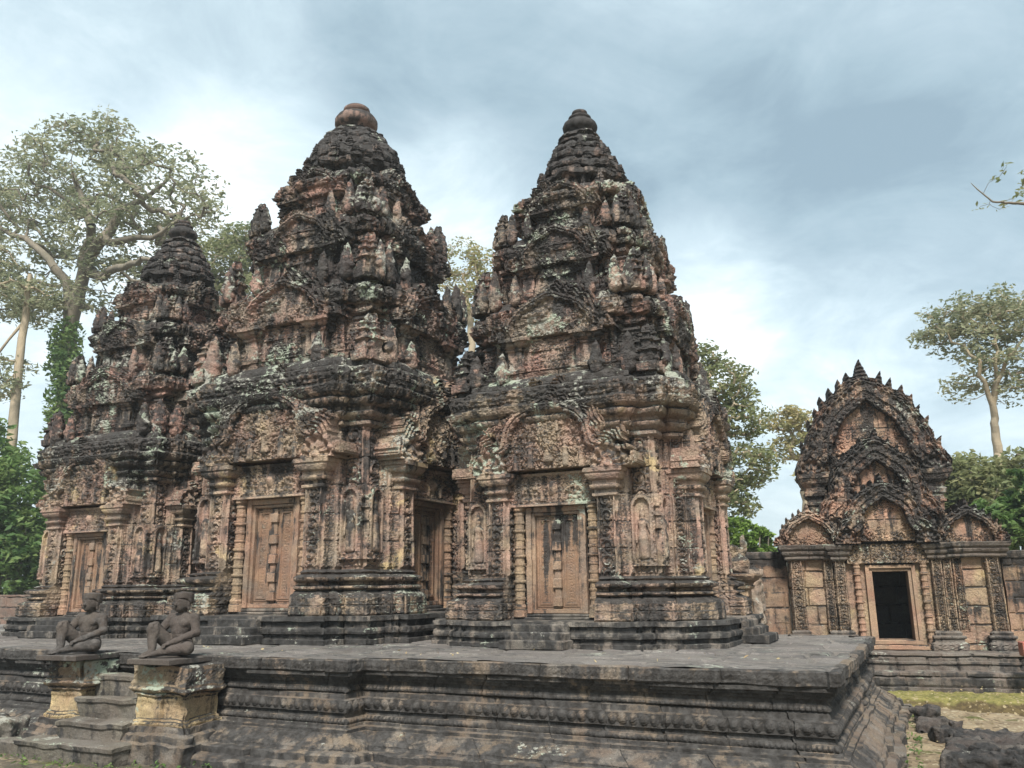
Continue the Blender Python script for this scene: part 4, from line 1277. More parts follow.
# ------------------------------------------------------------------ the gate tower
GA = math.radians(10)
GO = at(893, 640, 16.6)
def build_gate():
    t = thing('gate_tower', 'ornate gate tower with stacked flame edged pediments above an open dark doorway', 'gate tower', (GO[0], GO[1], 0.0), GA)
    m = MB()
    loft(m, rect(-2.2, 2.35, -.62, 3.4), [(-.15, .22), (.05, .22), (.06, .19), (.10, .21), (.19, .21), (.20, .20), (.28, .19), (.30, .16), (.30, .02), (.31, .01), (.40, .0), (.41, .03), (.44, .03), (.45, .0),
                                          (.52, .0), (.54, .03), (.57, .02), (.58, -.05)], res=0.03, resz=0.025,
         disp=lambda i, u, w, z, d: block_rel(u, z, i, 303, ch=0.30, cw=0.46, amp=0.02, gap=0.025, groove=0.03), erode=0.016, seed=301, efreq=4)
    obj('plinth', m, M['gop_base'], t)
    # body: two jambs, wings, back and a roof, hollow in the middle
    def jdisp(seed):
        return wall_disp(seed, .90, 2.3, dep=0.03, cell=0.12)
    for x0, x1, y0, y1, z1 in ((-.80, -.325, 0.06, 1.0, 2.06), (.475, .90, .06, 1.0, 2.06)):
        m = MB()
        box(m, x0, x1, y0, y1, .58, z1, 0.01)
        obj('jamb', m, M['gop'], t)
    for x0, x1, y0, y1, z0, z1 in ((-1.62, -.63, .12, 2.9, .58, 2.32), (.72, 1.88, .12, 2.9, .58, 2.32)):
        m = MB()
        loft(m, rect(x0, x1, y0, y1), [(z0, .0), (z1, -.01)], res=0.02, resz=0.02, disp=lambda i, u, w, z, d: block_rel(u, z, i, 307, ch=0.31, cw=0.52, amp=0.014, gap=0.02, groove=0.022), erode=0.010, seed=309,
             fine=lambda n: n[1] < -.5)
        obj('wing_wall', m, M['gop'], t)
    m = MB()
    box(m, -.64, .73, .25, 2.9, 2.32, 2.45, 0.01)
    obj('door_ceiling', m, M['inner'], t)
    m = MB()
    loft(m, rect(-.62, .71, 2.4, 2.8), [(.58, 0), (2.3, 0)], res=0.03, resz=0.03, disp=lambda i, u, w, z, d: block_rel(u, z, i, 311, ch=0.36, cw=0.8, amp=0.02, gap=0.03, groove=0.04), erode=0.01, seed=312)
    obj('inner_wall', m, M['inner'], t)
    # base mouldings of the piers
    for x0, x1, y0 in ((-1.62, -1.36, .02), (-.98, -.64, -.08), (.70, 1.05, -.08), (1.60, 1.86, .02)):
        m = MB()
        loft(m, rect(x0, x1, y0, .5), [(.58, .10), (.70, .10), (.72, .06), (.76, .05), (.78, .08), (.82, .08), (.83, .03), (.87, .04), (.90, .0)], res=0.02, resz=0.02,
             disp=mould_disp([(.80, .02, .05, .012, 'bead'), (.64, .05, .1, .02, 'carve')], 313, 0.0), erode=0.01, seed=315)
        obj('base_moulding', m, M['gop_base'], t)
    for x0, x1, y0, z1 in ((-1.60, -1.38, .04, 2.2), (-1.03, -.86, .06, 2.32), (-.85, -.66, -.04, 2.2), (.74, .92, -.04, 2.2), (.93, 1.09, .06, 2.35), (1.10, 1.27, .10, 2.9), (1.62, 1.84, .04, 2.2)):
        m = MB()
        loft(m, rect(x0, x1, y0, y0 + .3), [(.88, 0), (z1, -.01)], res=0.0125, resz=0.014, disp=wall_disp(int(321 + x0 * 7), .90, z1 - .02, dep=0.032), erode=0.006, seed=323, fine=lambda n: n[1] < -.5)
        obj('pilaster', m, M['gop_carved'], t)
    # wing cornices and capitals
    for x0, x1, y0, zb in ((-1.66, -.86, .0, 2.12), (.95, 1.92, .0, 2.12), (-.87, -.64, -.08, 2.10), (.72, .95, -.08, 2.10)):
        m = MB()
        loft(m, rect(x0, x1, y0, .9), [(zb, .0), (zb + .03, .03), (zb + .06, .03), (zb + .07, .01), (zb + .11, .06), (zb + .15, .07), (zb + .16, .05), (zb + .20, .10), (zb + .26, .12), (zb + .27, .09)],
             res=0.02, resz=0.014, disp=mould_disp([(zb + .085, .012, .035, .010, 'bead'), (zb + .14, .02, .05, .010, 'petal')], 331, 0.006), erode=0.010, seed=333, chip=0.03)
        obj('cornice', m, M['gop_base'], t)
    # door: frame, colonettes, lintel
    m = MB()
    for a, b, y0, y1 in ((0.0, .06, -.02, .3), (.0605, .115, .02, .3)):
        o = .175 - a
        x0, x1 = -.335 + a * 1.0, .485 - a * 1.0
        box(m, x0, x0 + (b - a), y0, y1, .70, 2.02 - a, 0.006, res=0.2, erode=0.004)
        box(m, x1 - (b - a), x1, y0, y1, .70, 2.02 - a, 0.006, res=0.2, erode=0.004)
        box(m, x0 + (b - a), x1 - (b - a), y0, y1, 2.02 - b, 2.02 - a, 0.006, res=0.2, erode=0.004)
    obj('door_frame', m, M['gop_door'], t)
    m = MB()
    box(m, -.40, .55, -.12, .6, .582, .66, 0.012, res=0.06, erode=0.008)
    box(m, -.335, .485, -.05, .5, .662, .74, 0.012, res=0.06, erode=0.008)
    obj('door_sill', m, M['gop_door'], t)
    pr = [(.075, .58), (.075, .68), (.062, .69)]
    z = .69
    k = 0
    while z < 1.95:
        pr += [(.052, z + .01), (.052, z + .07), (.072 if k % 2 else .062, z + .08), (.074 if k % 2 else .064, z + .10), (.055, z + .115)]
        z += .12
        k += 1
    pr += [(.07, 2.04), (.072, 2.07)]
    m = MB(); lathe(m, pr, 10)
    cme = m.mesh('colonette', M['gop_door'])
    for x in (-.47, .62):
        link('colonette', cme, t, loc=(x, .0, 0))
    m = MB()
    def lf(X, Z):
        h = 0.02 + 0.05 * np.clip(.6 * worley(X, Z, .06, 2) + .5 * scroll(X, Z, .16, 3), 0, 1)
        h = np.where(np.abs(np.abs(X - .05) - .28) < .012, 0.0, h)
        return h, np.ones(X.shape, bool)
    relief(m, -.62, .72, 2.05, 2.385, 0.014, lf, -.02, .3)
    obj('lintel', m, M['gop_carved'], t)
    # pediments, front to back, each with its own tympanum
    def gable(hw, H, z0, arch, cx, yf, res, thick, **kw):
        m = MB()
        relief(m, cx - hw - .75, cx + hw + .75, z0, z0 + H + .75, res, _shift(pediment_fn(hw, H, z0, arch, only='frame', **kw), cx), yf, thick)
        o = obj('pediment', m, M['gop_ped'], t)
        m = MB()
        relief(m, cx - hw - .1, cx + hw + .1, z0, z0 + H, res, _shift(pediment_fn(hw, H, z0, arch, only='tympanum', **kw), cx), yf + .05, thick - .08)
        obj('tympanum', m, M['gop_tymp'], o)
    gable(.62, .92, 2.392, ARCH, .06, -.12, 0.0135, .35, bw=0.13, leaf=.16, nleaf=8, teeth=True, seed=41, ragged=0.5, fan=.20, depth=1.5, plain=True)
    gable(.80, 1.50, 2.60, ARCH, .06, .26, 0.0145, .35, bw=0.18, leaf=.20, nleaf=9, teeth=True, seed=45, ragged=0.5, fan=.24, depth=1.6, plain=True)
    gable(1.02, 1.62, 3.72, ARCH_BROAD, .06, .72, 0.016, .45, bw=0.20, leaf=.31, nleaf=9, teeth=True, seed=49, ragged=0.3, fan=.26, depth=1.6, plain=True)
    for x0, x1 in ((-1.12, -.86), (.98, 1.24)):
        m = MB()
        loft(m, rect(x0, x1, .70, 1.2), [(2.3, .03), (2.5, .03), (2.52, 0), (3.15, 0), (3.17, .03), (3.22, .03), (3.24, .0), (3.30, .0), (3.34, .05), (3.42, .06), (3.44, .03), (3.50, .04), (3.58, .12), (3.66, .15), (3.68, .17), (3.76, .18), (3.77, .10)],
             res=0.025, resz=0.02, erode=0.02, seed=345, chip=0.05)
        obj('pediment_pier', m, M['gop_ped'], t)
    m = MB()                                                        # stone roof body behind the pediments
    loft(m, rect(-.9, 1.02, .75, 2.9), [(2.44, .0), (3.6, .0), (3.9, -.1), (4.4, -.35), (4.8, -.7)], res=0.06, resz=0.06, erode=0.03, seed=350)
    obj('roof', m, M['gop_ped'], t)
    # half pediments above the wings
    for cx, sg in ((-1.22, -1), (1.42, 1)):
        gable(.48, .52, 2.394, ARCH_BROAD, cx, .05, 0.0135, .4, bw=0.06, leaf=.13, nleaf=6, teeth=True, seed=55 + sg, ragged=0.6, fan=.13, depth=1.3, plain=True)
    return t

def _shift(fn, dx):
    return lambda X, Z: fn(X - dx, Z)
build_gate()

# ------------------------------------------------------------------ enclosure walls
def block_wall(name, p0, p1, z0, z1, th, mat, label, coping=True, seed=1):
    p0, p1 = np.array(p0, float), np.array(p1, float)
    L = np.linalg.norm(p1 - p0)
    ang = math.atan2(p1[1] - p0[1], p1[0] - p0[0])
    t = thing(name, label, 'wall', (p0[0], p0[1], 0), ang)
    m = MB()
    loft(m, rect(0, L, 0, th), [(z0, .06), (z0 + .14, .06), (z0 + .16, .03), (z0 + .2, .04), (z0 + .22, 0), (z1 - .14, 0)], res=0.025, resz=0.02,
         disp=lambda i, u, w, z, d: block_rel(u, z, i, seed, ch=0.27, cw=0.42, amp=0.012, gap=0.018, groove=0.02), erode=0.010, seed=seed + 2, fine=lambda n: n[1] < -.5)
    obj('wall_face', m, mat, t)
    if coping:
        m = MB()
        loft(m, rect(0, L, 0, th), [(z1 - .139, .01), (z1 - .12, .03), (z1 - .05, .05), (z1 - .01, .05), (z1, .02)], res=0.03, resz=0.02,
             disp=lambda i, u, w, z, d: block_rel(u, z * 0, i, seed + 4, ch=5, cw=0.8, amp=0.012, gap=0.02, groove=0.02), erode=0.012, seed=seed + 6)
        obj('coping', m, M['gop_base'], t)
    return t
ca, sa = math.cos(GA), math.sin(GA)
G = lambda x, y: (GO[0] + ca * x - sa * y, GO[1] + sa * x + ca * y)
block_wall('enclosure_wall', G(-4.6, .35), G(-1.65, .35), .30, 2.30, .4, M['laterite_wall'], 'reddish block wall with dark coping between the gate tower and nearest shrine tower', seed=401)
block_wall('enclosure_wall', G(1.95, .35), G(9.0, .35), .30, 2.24, .4, M['laterite_wall'], 'reddish block wall running out of the picture beyond the gate tower', seed=411)
block_wall('enclosure_wall', (-36.0, 16.5), (-17.2, 14.4), -.1, 1.78, .5, M['far_wall'], 'distant brown block wall under the green bush at the picture edge', coping=False, seed=421)

# ruined pier and debris between the nearest tower and the wall
def build_ruin():
    b = at(743, 632, 14.0)
    t = thing('ruined_pier', 'broken carved pier with moulded capital standing behind the nearest shrine tower', 'ruin', (b[0], b[1], 0.6))
    m = MB()
    loft(m, rect(-.16, .16, -.16, .16), [(-.4, .10), (.30, .10), (.34, .04), (.40, .06), (.44, 0), (1.02, .0), (1.04, .04), (1.08, .05), (1.09, .02), (1.13, .03), (1.18, .10), (1.24, .14), (1.27, .14), (1.28, .10)], res=0.025, resz=0.02,
         disp=mould_disp([(.7, .25, .3, .02, 'carve')], 441), erode=0.014, seed=443)
    obj('shaft', m, M['gop'], t)
    m = MB()
    def lump(p):
        d = ell_d(p, (0, 0, 1.42), (.16, .15, .18))
        d = smin(d, ell_d(p, (-.04, -.03, 1.62), (.10, .10, .12)), .05)
        d = smin(d, cone_d(p, (.06, 0, 1.62), (.1, .02, 1.86), .07, .03), .05)
        return d + 0.045 * fbm(p * 7, 3, 3)
    sdf_mesh(m, lump, (-.3, -.3, 1.2), (.3, .3, 2.0), 0.02)
    obj('worn_carving', m, M['gop_carved'], t)
    b2 = at(726, 560, 15.2)
    t2 = thing('ruined_wall', 'jagged grey broken wall leaning up behind the nearest shrine tower', 'ruin', (b2[0], b2[1], 0.5))
    m = MB()
    def rw(p):
        prof = 1.9 - 0.55 * np.abs(p[..., 0] + .15) * 1.6 + 0.28 * noise3(np.stack([p[..., 0] * 4, p[..., 0] * 0, p[..., 2] * 0], -1), 4)
        d = np.maximum(np.maximum(np.abs(p[..., 0]) - .55, np.abs(p[..., 1]) - .22), p[..., 2] - prof)
        return d * .6 + 0.05 * fbm(p * 5, 6, 3)
    sdf_mesh(m, rw, (-.8, -.45, -.3), (.8, .45, 2.6), 0.035)
    obj('wall_face', m, M['rubble'], t2)
    b3 = at(729, 622, 13.7)
    m = MB()
    sdf_mesh(m, lambda p: ell_d(p, (0, 0, .15), (.24, .2, .26)) + .05 * fbm(p * 4, 8, 3), (-.4, -.4, -.2), (.4, .4, .55), 0.025)
    tag(obj('boulder', m, M['rubble'], None, (b3[0] + .02, b3[1] + 0.0, .78), 0, True), 'rounded pale boulder resting at the foot of the broken pier', 'boulder')
    m = MB()
    box(m, -2.0, 2.2, -1.6, 1.4, -.15, .8, 0.03, res=0.1, erode=0.03, seed=450)
    tag(obj('rubble_base', m, M['plat'], None, (b3[0] - .9, b3[1] + 1.2, 0)), 'low dark stone base under the broken pier and ruined wall', 'stone base')
build_ruin()
rb = at(1026, 634, 15.7)
m = MB()
box(m, -.10, .3, -.12, .12, .0, .22, 0.015, res=0.05, erode=0.01, seed=460)
tag(obj('red_block', m, M['red'], None, (rb[0], rb[1], .585), GA), 'small red block on the gate plinth at the picture edge', 'block')

# ------------------------------------------------------------------ ground, mossy bank, loose stones
def build_ground():
    xs = np.unique(np.concatenate([np.linspace(-400, -24, 14), np.arange(-24, -11, .3), np.arange(-11, -6, .06), np.arange(-6, -1.2, .25), np.arange(-1.2, 3, .05), np.arange(3, 10, .25), np.linspace(10, 400, 14)]))
    ys = np.unique(np.concatenate([np.linspace(-400, 2, 10), np.arange(2, 4.5, .25), np.arange(4.5, 8, .06), np.arange(8, 14, .08), np.arange(14, 26, .4), np.linspace(26, 400, 14)]))
    X, Y = np.meshgrid(xs, ys)
    p = np.stack([X, Y, X * 0], -1)
    Z = 0.03 * fbm(p * 0.9, 501, 3) + 0.018 * fbm(p * 5.0, 502, 3) - 0.03
    m = MB()
    m.add(np.stack([X, Y, Z], -1), grid_faces(len(xs), len(ys)))
    structure(obj('ground', m, M['ground'], None, smooth_=True))
    # bank in front of the gate
    xs, ys = np.arange(-.75, 9, .045), np.arange(13.2, 16.2, .045)
    X, Y = np.meshgrid(xs, ys)
    p = np.stack([X, Y, X * 0], -1)
    e = 13.45 + .10 * fbm(p * [1.1, 0, 1], 511, 2)
    Z = -.10 + 0.235 * smooth(0, .34, Y - e) + .02 * fbm(p * 6, 512, 3) + .012 * fbm(p * 17, 514, 2) - .14 * smooth(.5, 1.6, Y - e - .2)
    m = MB()
    m.add(np.stack([X, Y, Z], -1), grid_faces(len(xs), len(ys)))
    structure(obj('mossy_bank', m, M['moss'], None, smooth_=True))
build_ground()

def rock(seed, sx, sy, sz, flat=0.55, rough=0.05, freq=5.0, res=0.03):
    m = MB()
    def f(p):
        q = np.abs(p) - np.array([sx, sy, sz]) * .88
        d = np.linalg.norm(np.maximum(q, 0), axis=-1) + np.minimum(q.max(-1), 0) - .12 * min(sx, sy, sz)
        return d * .8 + rough * fbm(p * freq + seed * 3.1, seed, 4)
    sdf_mesh(m, f, (-sx * 1.25, -sy * 1.25, -sz * 1.4), (sx * 1.25, sy * 1.25, sz * 1.4), res)
    return m
lat = [(.55, 11.05, .62, .42, .17, .10), (1.62, 10.85, .55, .45, .15, -.05), (.42, 10.30, .50, .36, .17, .02), (1.40, 10.10, .52, .34, .16, .06), (.30, 9.72, .42, .28, .15, -.08), (1.15, 9.50, .46, .30, .15, .03)]
labs = ['rough dark laterite block lying nearest the mossy bank', 'rough dark laterite block at the picture edge, farthest row', 'rough dark laterite block in the middle row, on the terrace side',
        'rough dark laterite block in the middle row, at the picture edge', 'rough dark laterite block in the front row, beside the terrace', 'rough dark laterite block in the front row, at the bottom corner']
for k, (x, y, a, b, c, rz) in enumerate(lat):
    tag(obj('laterite_block', rock(600 + k, a * .9, b * .86, c * .6, rough=.03, freq=11, res=.016), M['laterite'], None, (x, y, c * .02), rz, True), labs[k], 'stone block', 'dark laterite blocks lying on the earth')
loose = [(-.12, 11.75, .16, .12, .09), (-.02, 11.2, .13, .10, .08), (-.18, 12.35, .14, .14, .12), (.10, 11.95, .10, .08, .06)]
llab = ['small flat loose stone beside the terrace foot, second from the mossy bank', 'small flat loose stone wedged by the first laterite block', 'small squarish loose stone closest to the mossy bank', 'smallest loose stone lying on sand before the bank']
for k, (x, y, a, b, c) in enumerate(loose):
    tag(obj('loose_stone', rock(620 + k, a, b, c, rough=.03, freq=8, res=.014), M['laterite'], None, (x, y, c * .5), k * .7, True), llab[k], 'stone', 'loose stones by the terrace foot')
fall = [(-10.45, 6.95, .40, .22, .17, .1, 'pale fallen stone block left of the stair, beside the pedestal'), (-11.35, 7.0, .42, .26, .17, -.05, 'dark fallen stone block at the picture edge, left of the stair'),
        (-9.62, 6.72, .16, .14, .2, .3, 'upright broken stone stub leaning beside the lowest stair')]
for k, (x, y, a, b, c, rz, lb) in enumerate(fall):
    tag(obj('fallen_block', rock(640 + k, a, b, c, rough=.035, freq=5, res=.022), M['rubble'] if k == 0 else M['step'], None, (x, y, c * .6), rz, True), lb, 'stone block', 'fallen blocks beside the stair')

# ------------------------------------------------------------------ trees
def leaves(rng, cents, n_per, rad, size, flat=0.75, droop=0.0):
    C_ = np.repeat(cents, n_per, 0)
    n = len(C_)
    v = rng.normal(size=(n, 3))
    v /= np.linalg.norm(v, axis=1)[:, None]
    r = rad * rng.uniform(.25, 1.0, n) ** .6
    P = C_ + v * r[:, None] * np.array([1, 1, flat])
    a = rng.normal(size=(n, 3)); a[:, 2] *= .5
    a /= np.linalg.norm(a, axis=1)[:, None]
    nr = rng.normal(size=(n, 3)); nr[:, 2] += .8
    b = np.cross(nr, a); b /= np.linalg.norm(b, axis=1)[:, None]
    s = size * rng.uniform(.45, 1.55, n)[:, None]
    k = np.cross(a, b)
    V = np.stack([P - a * s, P - b * s * .45 + k * s * .12, P + a * s, P + b * s * .45 + k * s * .12], 1).reshape(-1, 3)
    F = np.arange(n * 4).reshape(n, 4)
    return V, F

def tubes(m, nodes, par, rad, sides=6):
    nodes, rad = np.array(nodes), np.array(rad)
    idx = np.array([i for i in range(len(nodes)) if par[i] >= 0])
    A, B = nodes[np.array(par)[idx]], nodes[idx]
    ra, rb = np.minimum(rad[np.array(par)[idx]], rad[idx] * 1.35), rad[idx]
    d = B - A
    L = np.linalg.norm(d, axis=1)
    ok = L > 1e-5
    A, B, ra, rb, d, L = A[ok], B[ok], ra[ok], rb[ok], d[ok], L[ok]
    d = d / L[:, None]
    ref = np.where(np.abs(d[:, 2:3]) > .9, np.array([[1.0, 0, 0]]), np.array([[0, 0, 1.0]]))
    u = np.cross(ref, d); u /= np.linalg.norm(u, axis=1)[:, None]
    w = np.cross(d, u)
    an = np.arange(sides) / sides * 2 * np.pi
    ring = u[:, None] * np.cos(an)[None, :, None] + w[:, None] * np.sin(an)[None, :, None]
    B = B + d * rb[:, None] * .25
    V = np.stack([A[:, None] + ring * ra[:, None, None], B[:, None] + ring * rb[:, None, None]], 1)
    n = len(A)
    base = (np.arange(n) * 2 * sides)[:, None]
    k = np.arange(sides)
    F = np.stack([base + k, base + (k + 1) % sides, base + sides + (k + 1) % sides, base + sides + k], -1).reshape(-1, 4)
    m.add(V.reshape(-1, 3), F)

def make_tree(name, label, trunk, lobes, n_attr, n_leaf, leaf, crad, mats, seed, group=None, cat='tree', twig=.02, shell=.55, extra=None, jit=.10, limbs=()):
    """trunk: [(point, radius)...] from the ground up; lobes: (centre, radii) of the crown"""
    rng = np.random.RandomState(seed)
    base = np.array(trunk[0][0])
    nodes, par, fix = [], [], []
    for j, (p, r) in enumerate(trunk):
        p = np.array(p, float)
        if j:
            q, rq = np.array(trunk[j - 1][0], float), trunk[j - 1][1]
            for k in range(1, 7):
                f = k / 6
                nodes.append(q + (p - q) * f + rng.normal(size=3) * rq * .12); par.append(len(nodes) - 2); fix.append(rq + (r - rq) * f)
        else:
            nodes.append(p); par.append(-1); fix.append(r)
    for lb in limbs:
        d0 = [np.linalg.norm(q - np.array(lb[0][0])) for q in nodes]
        last = int(np.argmin(d0))
        for j in range(1, len(lb)):
            q, rq = np.array(lb[j - 1][0], float), lb[j - 1][1]
            p, r = np.array(lb[j][0], float), lb[j][1]
            for k in range(1, 5):
                f = k / 4
                nodes.append(q + (p - q) * f + rng.normal(size=3) * .06); par.append(last); fix.append(rq + (r - rq) * f)
                last = len(nodes) - 1
    nt = len(nodes)
    vol = np.array([l[1][0] * l[1][1] * l[1][2] for l in lobes]) ** .7
    att = []
    for j, (c, r) in enumerate(lobes):
        k = max(4, int(n_attr * vol[j] / vol.sum()))
        v = rng.normal(size=(k, 3)); v /= np.linalg.norm(v, axis=1)[:, None]
        rr = shell + (1 - shell) * rng.rand(k) ** .5
        pts = np.array(c) + v * rr[:, None] * np.array(r)
        att.append(pts)
    att = np.concatenate(att)
    top = nodes[nt - 1]
    att = att[np.argsort(np.linalg.norm(att - top, axis=1))]
    start = max(1, min(nt, 6 * (len(trunk) - 1)) * 2 // 3)
    for a in att:
        N = np.array(nodes[start:])
        dv = a - N
        dist = np.linalg.norm(dv, axis=1) + np.maximum(0, -dv[:, 2]) * .8
        i = int(np.argmin(dist)) + start
        p = nodes[i]
        L = np.linalg.norm(a - p)
        ns = max(2, int(L / 0.8))
        side = rng.normal(size=3) * L * jit
        last = i
        for k in range(1, ns + 1):
            f = k / ns
            bow = math.sin(f * math.pi)
            q = p + (a - p) * f + side * bow + np.array([0, 0, -.06 * L * bow])
            nodes.append(q); par.append(last); fix.append(0.0)
            last = len(nodes) - 1
    cnt = np.zeros(len(nodes))
    isleaf = np.ones(len(nodes), bool)
    for i in range(len(nodes) - 1, -1, -1):
        if par[i] >= 0:
            isleaf[par[i]] = False
    for i in range(len(nodes) - 1, -1, -1):
        cnt[i] += 1.0 if isleaf[i] else 0
        if par[i] >= 0:
            cnt[par[i]] += cnt[i]
    rad = twig * np.maximum(cnt, 1) ** .52
    rad[:nt] = np.maximum(fix[:nt], 0)
    rad[nt:] = np.minimum(rad[nt:], trunk[-1][1] * .62)
    t = thing(name, label, cat, tuple(base), 0.0, group)
    m = MB()
    tubes(m, np.array(nodes) - base, par, rad, 7)
    obj('trunk', m, M[mats[0]], t, smooth_=True)
    m = MB()
    V, F = leaves(rng, att - base, n_leaf, crad, leaf, flat=.5)
    m.add(V, F)
    obj('crown', m, M[mats[1]], t)
    if extra:
        extra(t, rng, base)
    return t

def shrub(name, label, lobes, n, leaf, mat, seed, group=None, cat='bush'):
    rng = np.random.RandomState(seed)
    base = np.array([np.mean([l[0][0] for l in lobes]), np.mean([l[0][1] for l in lobes]), -.05])
    t = thing(name, label, cat, tuple(base), 0.0, group)
    vol = np.array([l[1][0] * l[1][1] * l[1][2] for l in lobes]) ** .67
    cs = []
    for j, (c, r) in enumerate(lobes):
        k = int(n * vol[j] / vol.sum())
        v = rng.normal(size=(k, 3)); v /= np.linalg.norm(v, axis=1)[:, None]
        cs.append(np.array(c) + v * (.45 + .55 * rng.rand(k, 1) ** .6) * np.array(r))
    cs = np.concatenate(cs) - base
    m = MB()
    V, F = leaves(rng, cs, 26, min(l[1][2] for l in lobes) * .28, leaf)
    m.add(V, F)
    obj('foliage', m, M[mat], t)
    m = MB()
    nodes, par, rad = [], [], []
    for c in cs[rng.choice(len(cs), min(26, len(cs)), False)]:
        b0 = len(nodes)
        s = np.array([c[0] * .35, c[1] * .35, 0.0])
        for k in range(5):
            f = k / 4
            nodes.append(s + (c - s) * f + rng.normal(size=3) * .05 * f); par.append(-1 if k == 0 else len(nodes) - 2); rad.append(.07 * (1 - .75 * f))
    tubes(m, nodes, par, rad, 5)
    obj('stems', m, M['bark_grey'], t, smooth_=True)
    return t

def lobe(px, py, Y, rpx, rpz=None, ry=None):
    c = at(px, py, Y)
    D = float(np.dot(c - EYE, FW))
    k = D / FPX
    r = rpx * k
    return (c, (r, ry if ry else r * .9, (rpz if rpz else rpx) * k))

def gnd(p):
    return np.array([p[0], p[1], -.1])

# big spreading tree behind the far tower
def ivy(pts, n, rad, size):
    def f(t, rng, base):
        m = MB()
        V, F = leaves(rng, np.array(pts) - base, n, rad, size, flat=1.4)
        m.add(V, F)
        obj('ivy', m, M['leaf_green'], t)
    return f
p0, p1, p2 = at(60, 560, 25), at(66, 400, 25), at(70, 330, 25)
fork = at(82, 275, 25)
ivp = [at(58 + 14 * np.random.RandomState(k).rand(), 340 + 12 * k, 25) for k in range(12)] + [at(62 + 10 * np.random.RandomState(k + 40).rand(), 335 + 9 * k, 24.6) for k in range(12)]
make_tree('broad_tree', 'huge spreading grey green tree with ivy clad trunk behind the far tower', [(gnd(p0), .75), (p1, .42), (at(68, 360, 25), .36), (p2, .30)],
          [lobe(85, 172, 25, 66, 48), lobe(158, 192, 25, 62, 42), lobe(30, 185, 25, 55, 45), lobe(-40, 200, 25, 60, 55), lobe(196, 215, 25, 30, 24), lobe(120, 235, 25, 70, 32), lobe(20, 250, 25, 50, 30), lobe(100, 140, 25, 40, 24), lobe(110, 285, 25, 50, 26), lobe(50, 300, 25, 40, 26), lobe(10, 300, 25, 36, 24)],
          1250, 19, .115, .60, ('bark_grey', 'leaf_grey'), 701, extra=ivy(ivp, 190, .8, .13), twig=.014, shell=.5,
          limbs=[[(fork, .30), (at(104, 238, 24), .26), (at(130, 205, 24.5), .16), (at(168, 182, 25), .06)], [(at(76, 310, 25), .30), (at(58, 268, 24.3), .20), (at(25, 238, 24.2), .14), (at(-25, 215, 24), .07)],
                 [(fork, .28), (at(90, 225, 24), .2), (at(76, 175, 24), .1)], [(at(84, 280, 25), .26), (at(118, 268, 23.5), .17), (at(145, 260, 23), .10), (at(170, 262, 23), .03)], [(at(100, 242, 24), .2), (at(150, 236, 24.2), .11), (at(195, 212, 24.5), .03)]])
q0 = at(12, 440, 23)
make_tree('slender_tree', 'bare pale trunk standing left of the ivy clad tree', [(gnd(q0), .30), (q0, .22), (at(24, 320, 23), .16), (at(30, 275, 23), .10)],
          [lobe(20, 300, 23, 40, 22), lobe(-25, 270, 23, 45, 30), lobe(5, 380, 23, 30, 26)], 120, 34, .12, .6, ('bark_pale', 'leaf_grey'), 702, twig=.016)
make_tree('yellowing_tree', 'hazy yellow green tree showing between the far tower and middle tower', [(gnd(at(225, 400, 34)), .5), (at(222, 330, 34), .4), (at(224, 300, 34), .3)],
          [lobe(225, 262, 34, 36, 26), lobe(240, 235, 34, 18, 10), lobe(212, 300, 34, 30, 22), lobe(245, 300, 34, 22, 24)], 320, 34, .115, .6, ('bark_pale', 'leaf_olive'), 703, group=None)
make_tree('thin_tree', 'thin yellow leaved tree with pale bare limbs between the two tallest towers', [(gnd(at(474, 420, 30)), .22), (at(473, 370, 30), .17), (at(470, 320, 30), .13), (at(466, 295, 30), .10)],
          [lobe(462, 262, 30, 24, 22), lobe(486, 268, 30, 20, 20), lobe(478, 300, 30, 28, 18), lobe(450, 285, 30, 12, 16)], 200, 15, .08, .42, ('bark_pale', 'leaf_yellow'), 704, twig=.016, jit=.14)
make_tree('leafy_tree', 'loose olive tree rising directly behind the nearest tower', [(gnd(at(690, 560, 26)), .35), (at(700, 480, 26), .25), (at(708, 440, 26), .18)],
          [lobe(722, 385, 26, 28, 24), lobe(738, 420, 26, 26, 18), lobe(745, 465, 26, 26, 22), lobe(725, 500, 26, 30, 22), lobe(705, 360, 26, 16, 14)], 280, 24, .08, .42, ('bark_pale', 'leaf_olive'), 705, jit=.14)
make_tree('yellowing_tree', 'slim yellowish tree between the nearest tower and gate tower', [(gnd(at(812, 560, 34)), .3), (at(808, 500, 34), .25), (at(804, 455, 34), .2)],
          [lobe(788, 420, 34, 20, 11), lobe(806, 430, 34, 18, 16), lobe(782, 450, 34, 12, 14), lobe(812, 470, 34, 13, 18)], 150, 20, .085, .42, ('bark_pale', 'leaf_yellow'), 706)
make_tree('tall_tree', 'tall flat crowned tree with pale trunk beyond the gate tower', [(gnd(at(1008, 600, 32)), .26), (at(1002, 480, 32), .17), (at(997, 440, 32), .14), (at(993, 405, 32), .11), (at(996, 380, 32), .07)],
          [lobe(955, 322, 32, 42, 22), lobe(990, 312, 32, 46, 24), lobe(1032, 318, 32, 46, 26), lobe(1000, 345, 32, 60, 26), lobe(938, 335, 32, 24, 13), lobe(1020, 385, 32, 30, 18), lobe(970, 385, 32, 24, 18), lobe(1060, 370, 32, 40, 30)],
          420, 22, .085, .42, ('bark_pale', 'leaf_grey'), 707, twig=.011, shell=.1,
          limbs=[[(at(993, 405, 32), .09), (at(978, 362, 31.5), .06), (at(945, 332, 31.5), .025)], [(at(994, 395, 32), .08), (at(1012, 352, 31.5), .055), (at(1040, 322, 31.5), .025)], [(at(996, 380, 32), .07), (at(996, 345, 31.5), .045), (at(990, 308, 31.5), .02)]])
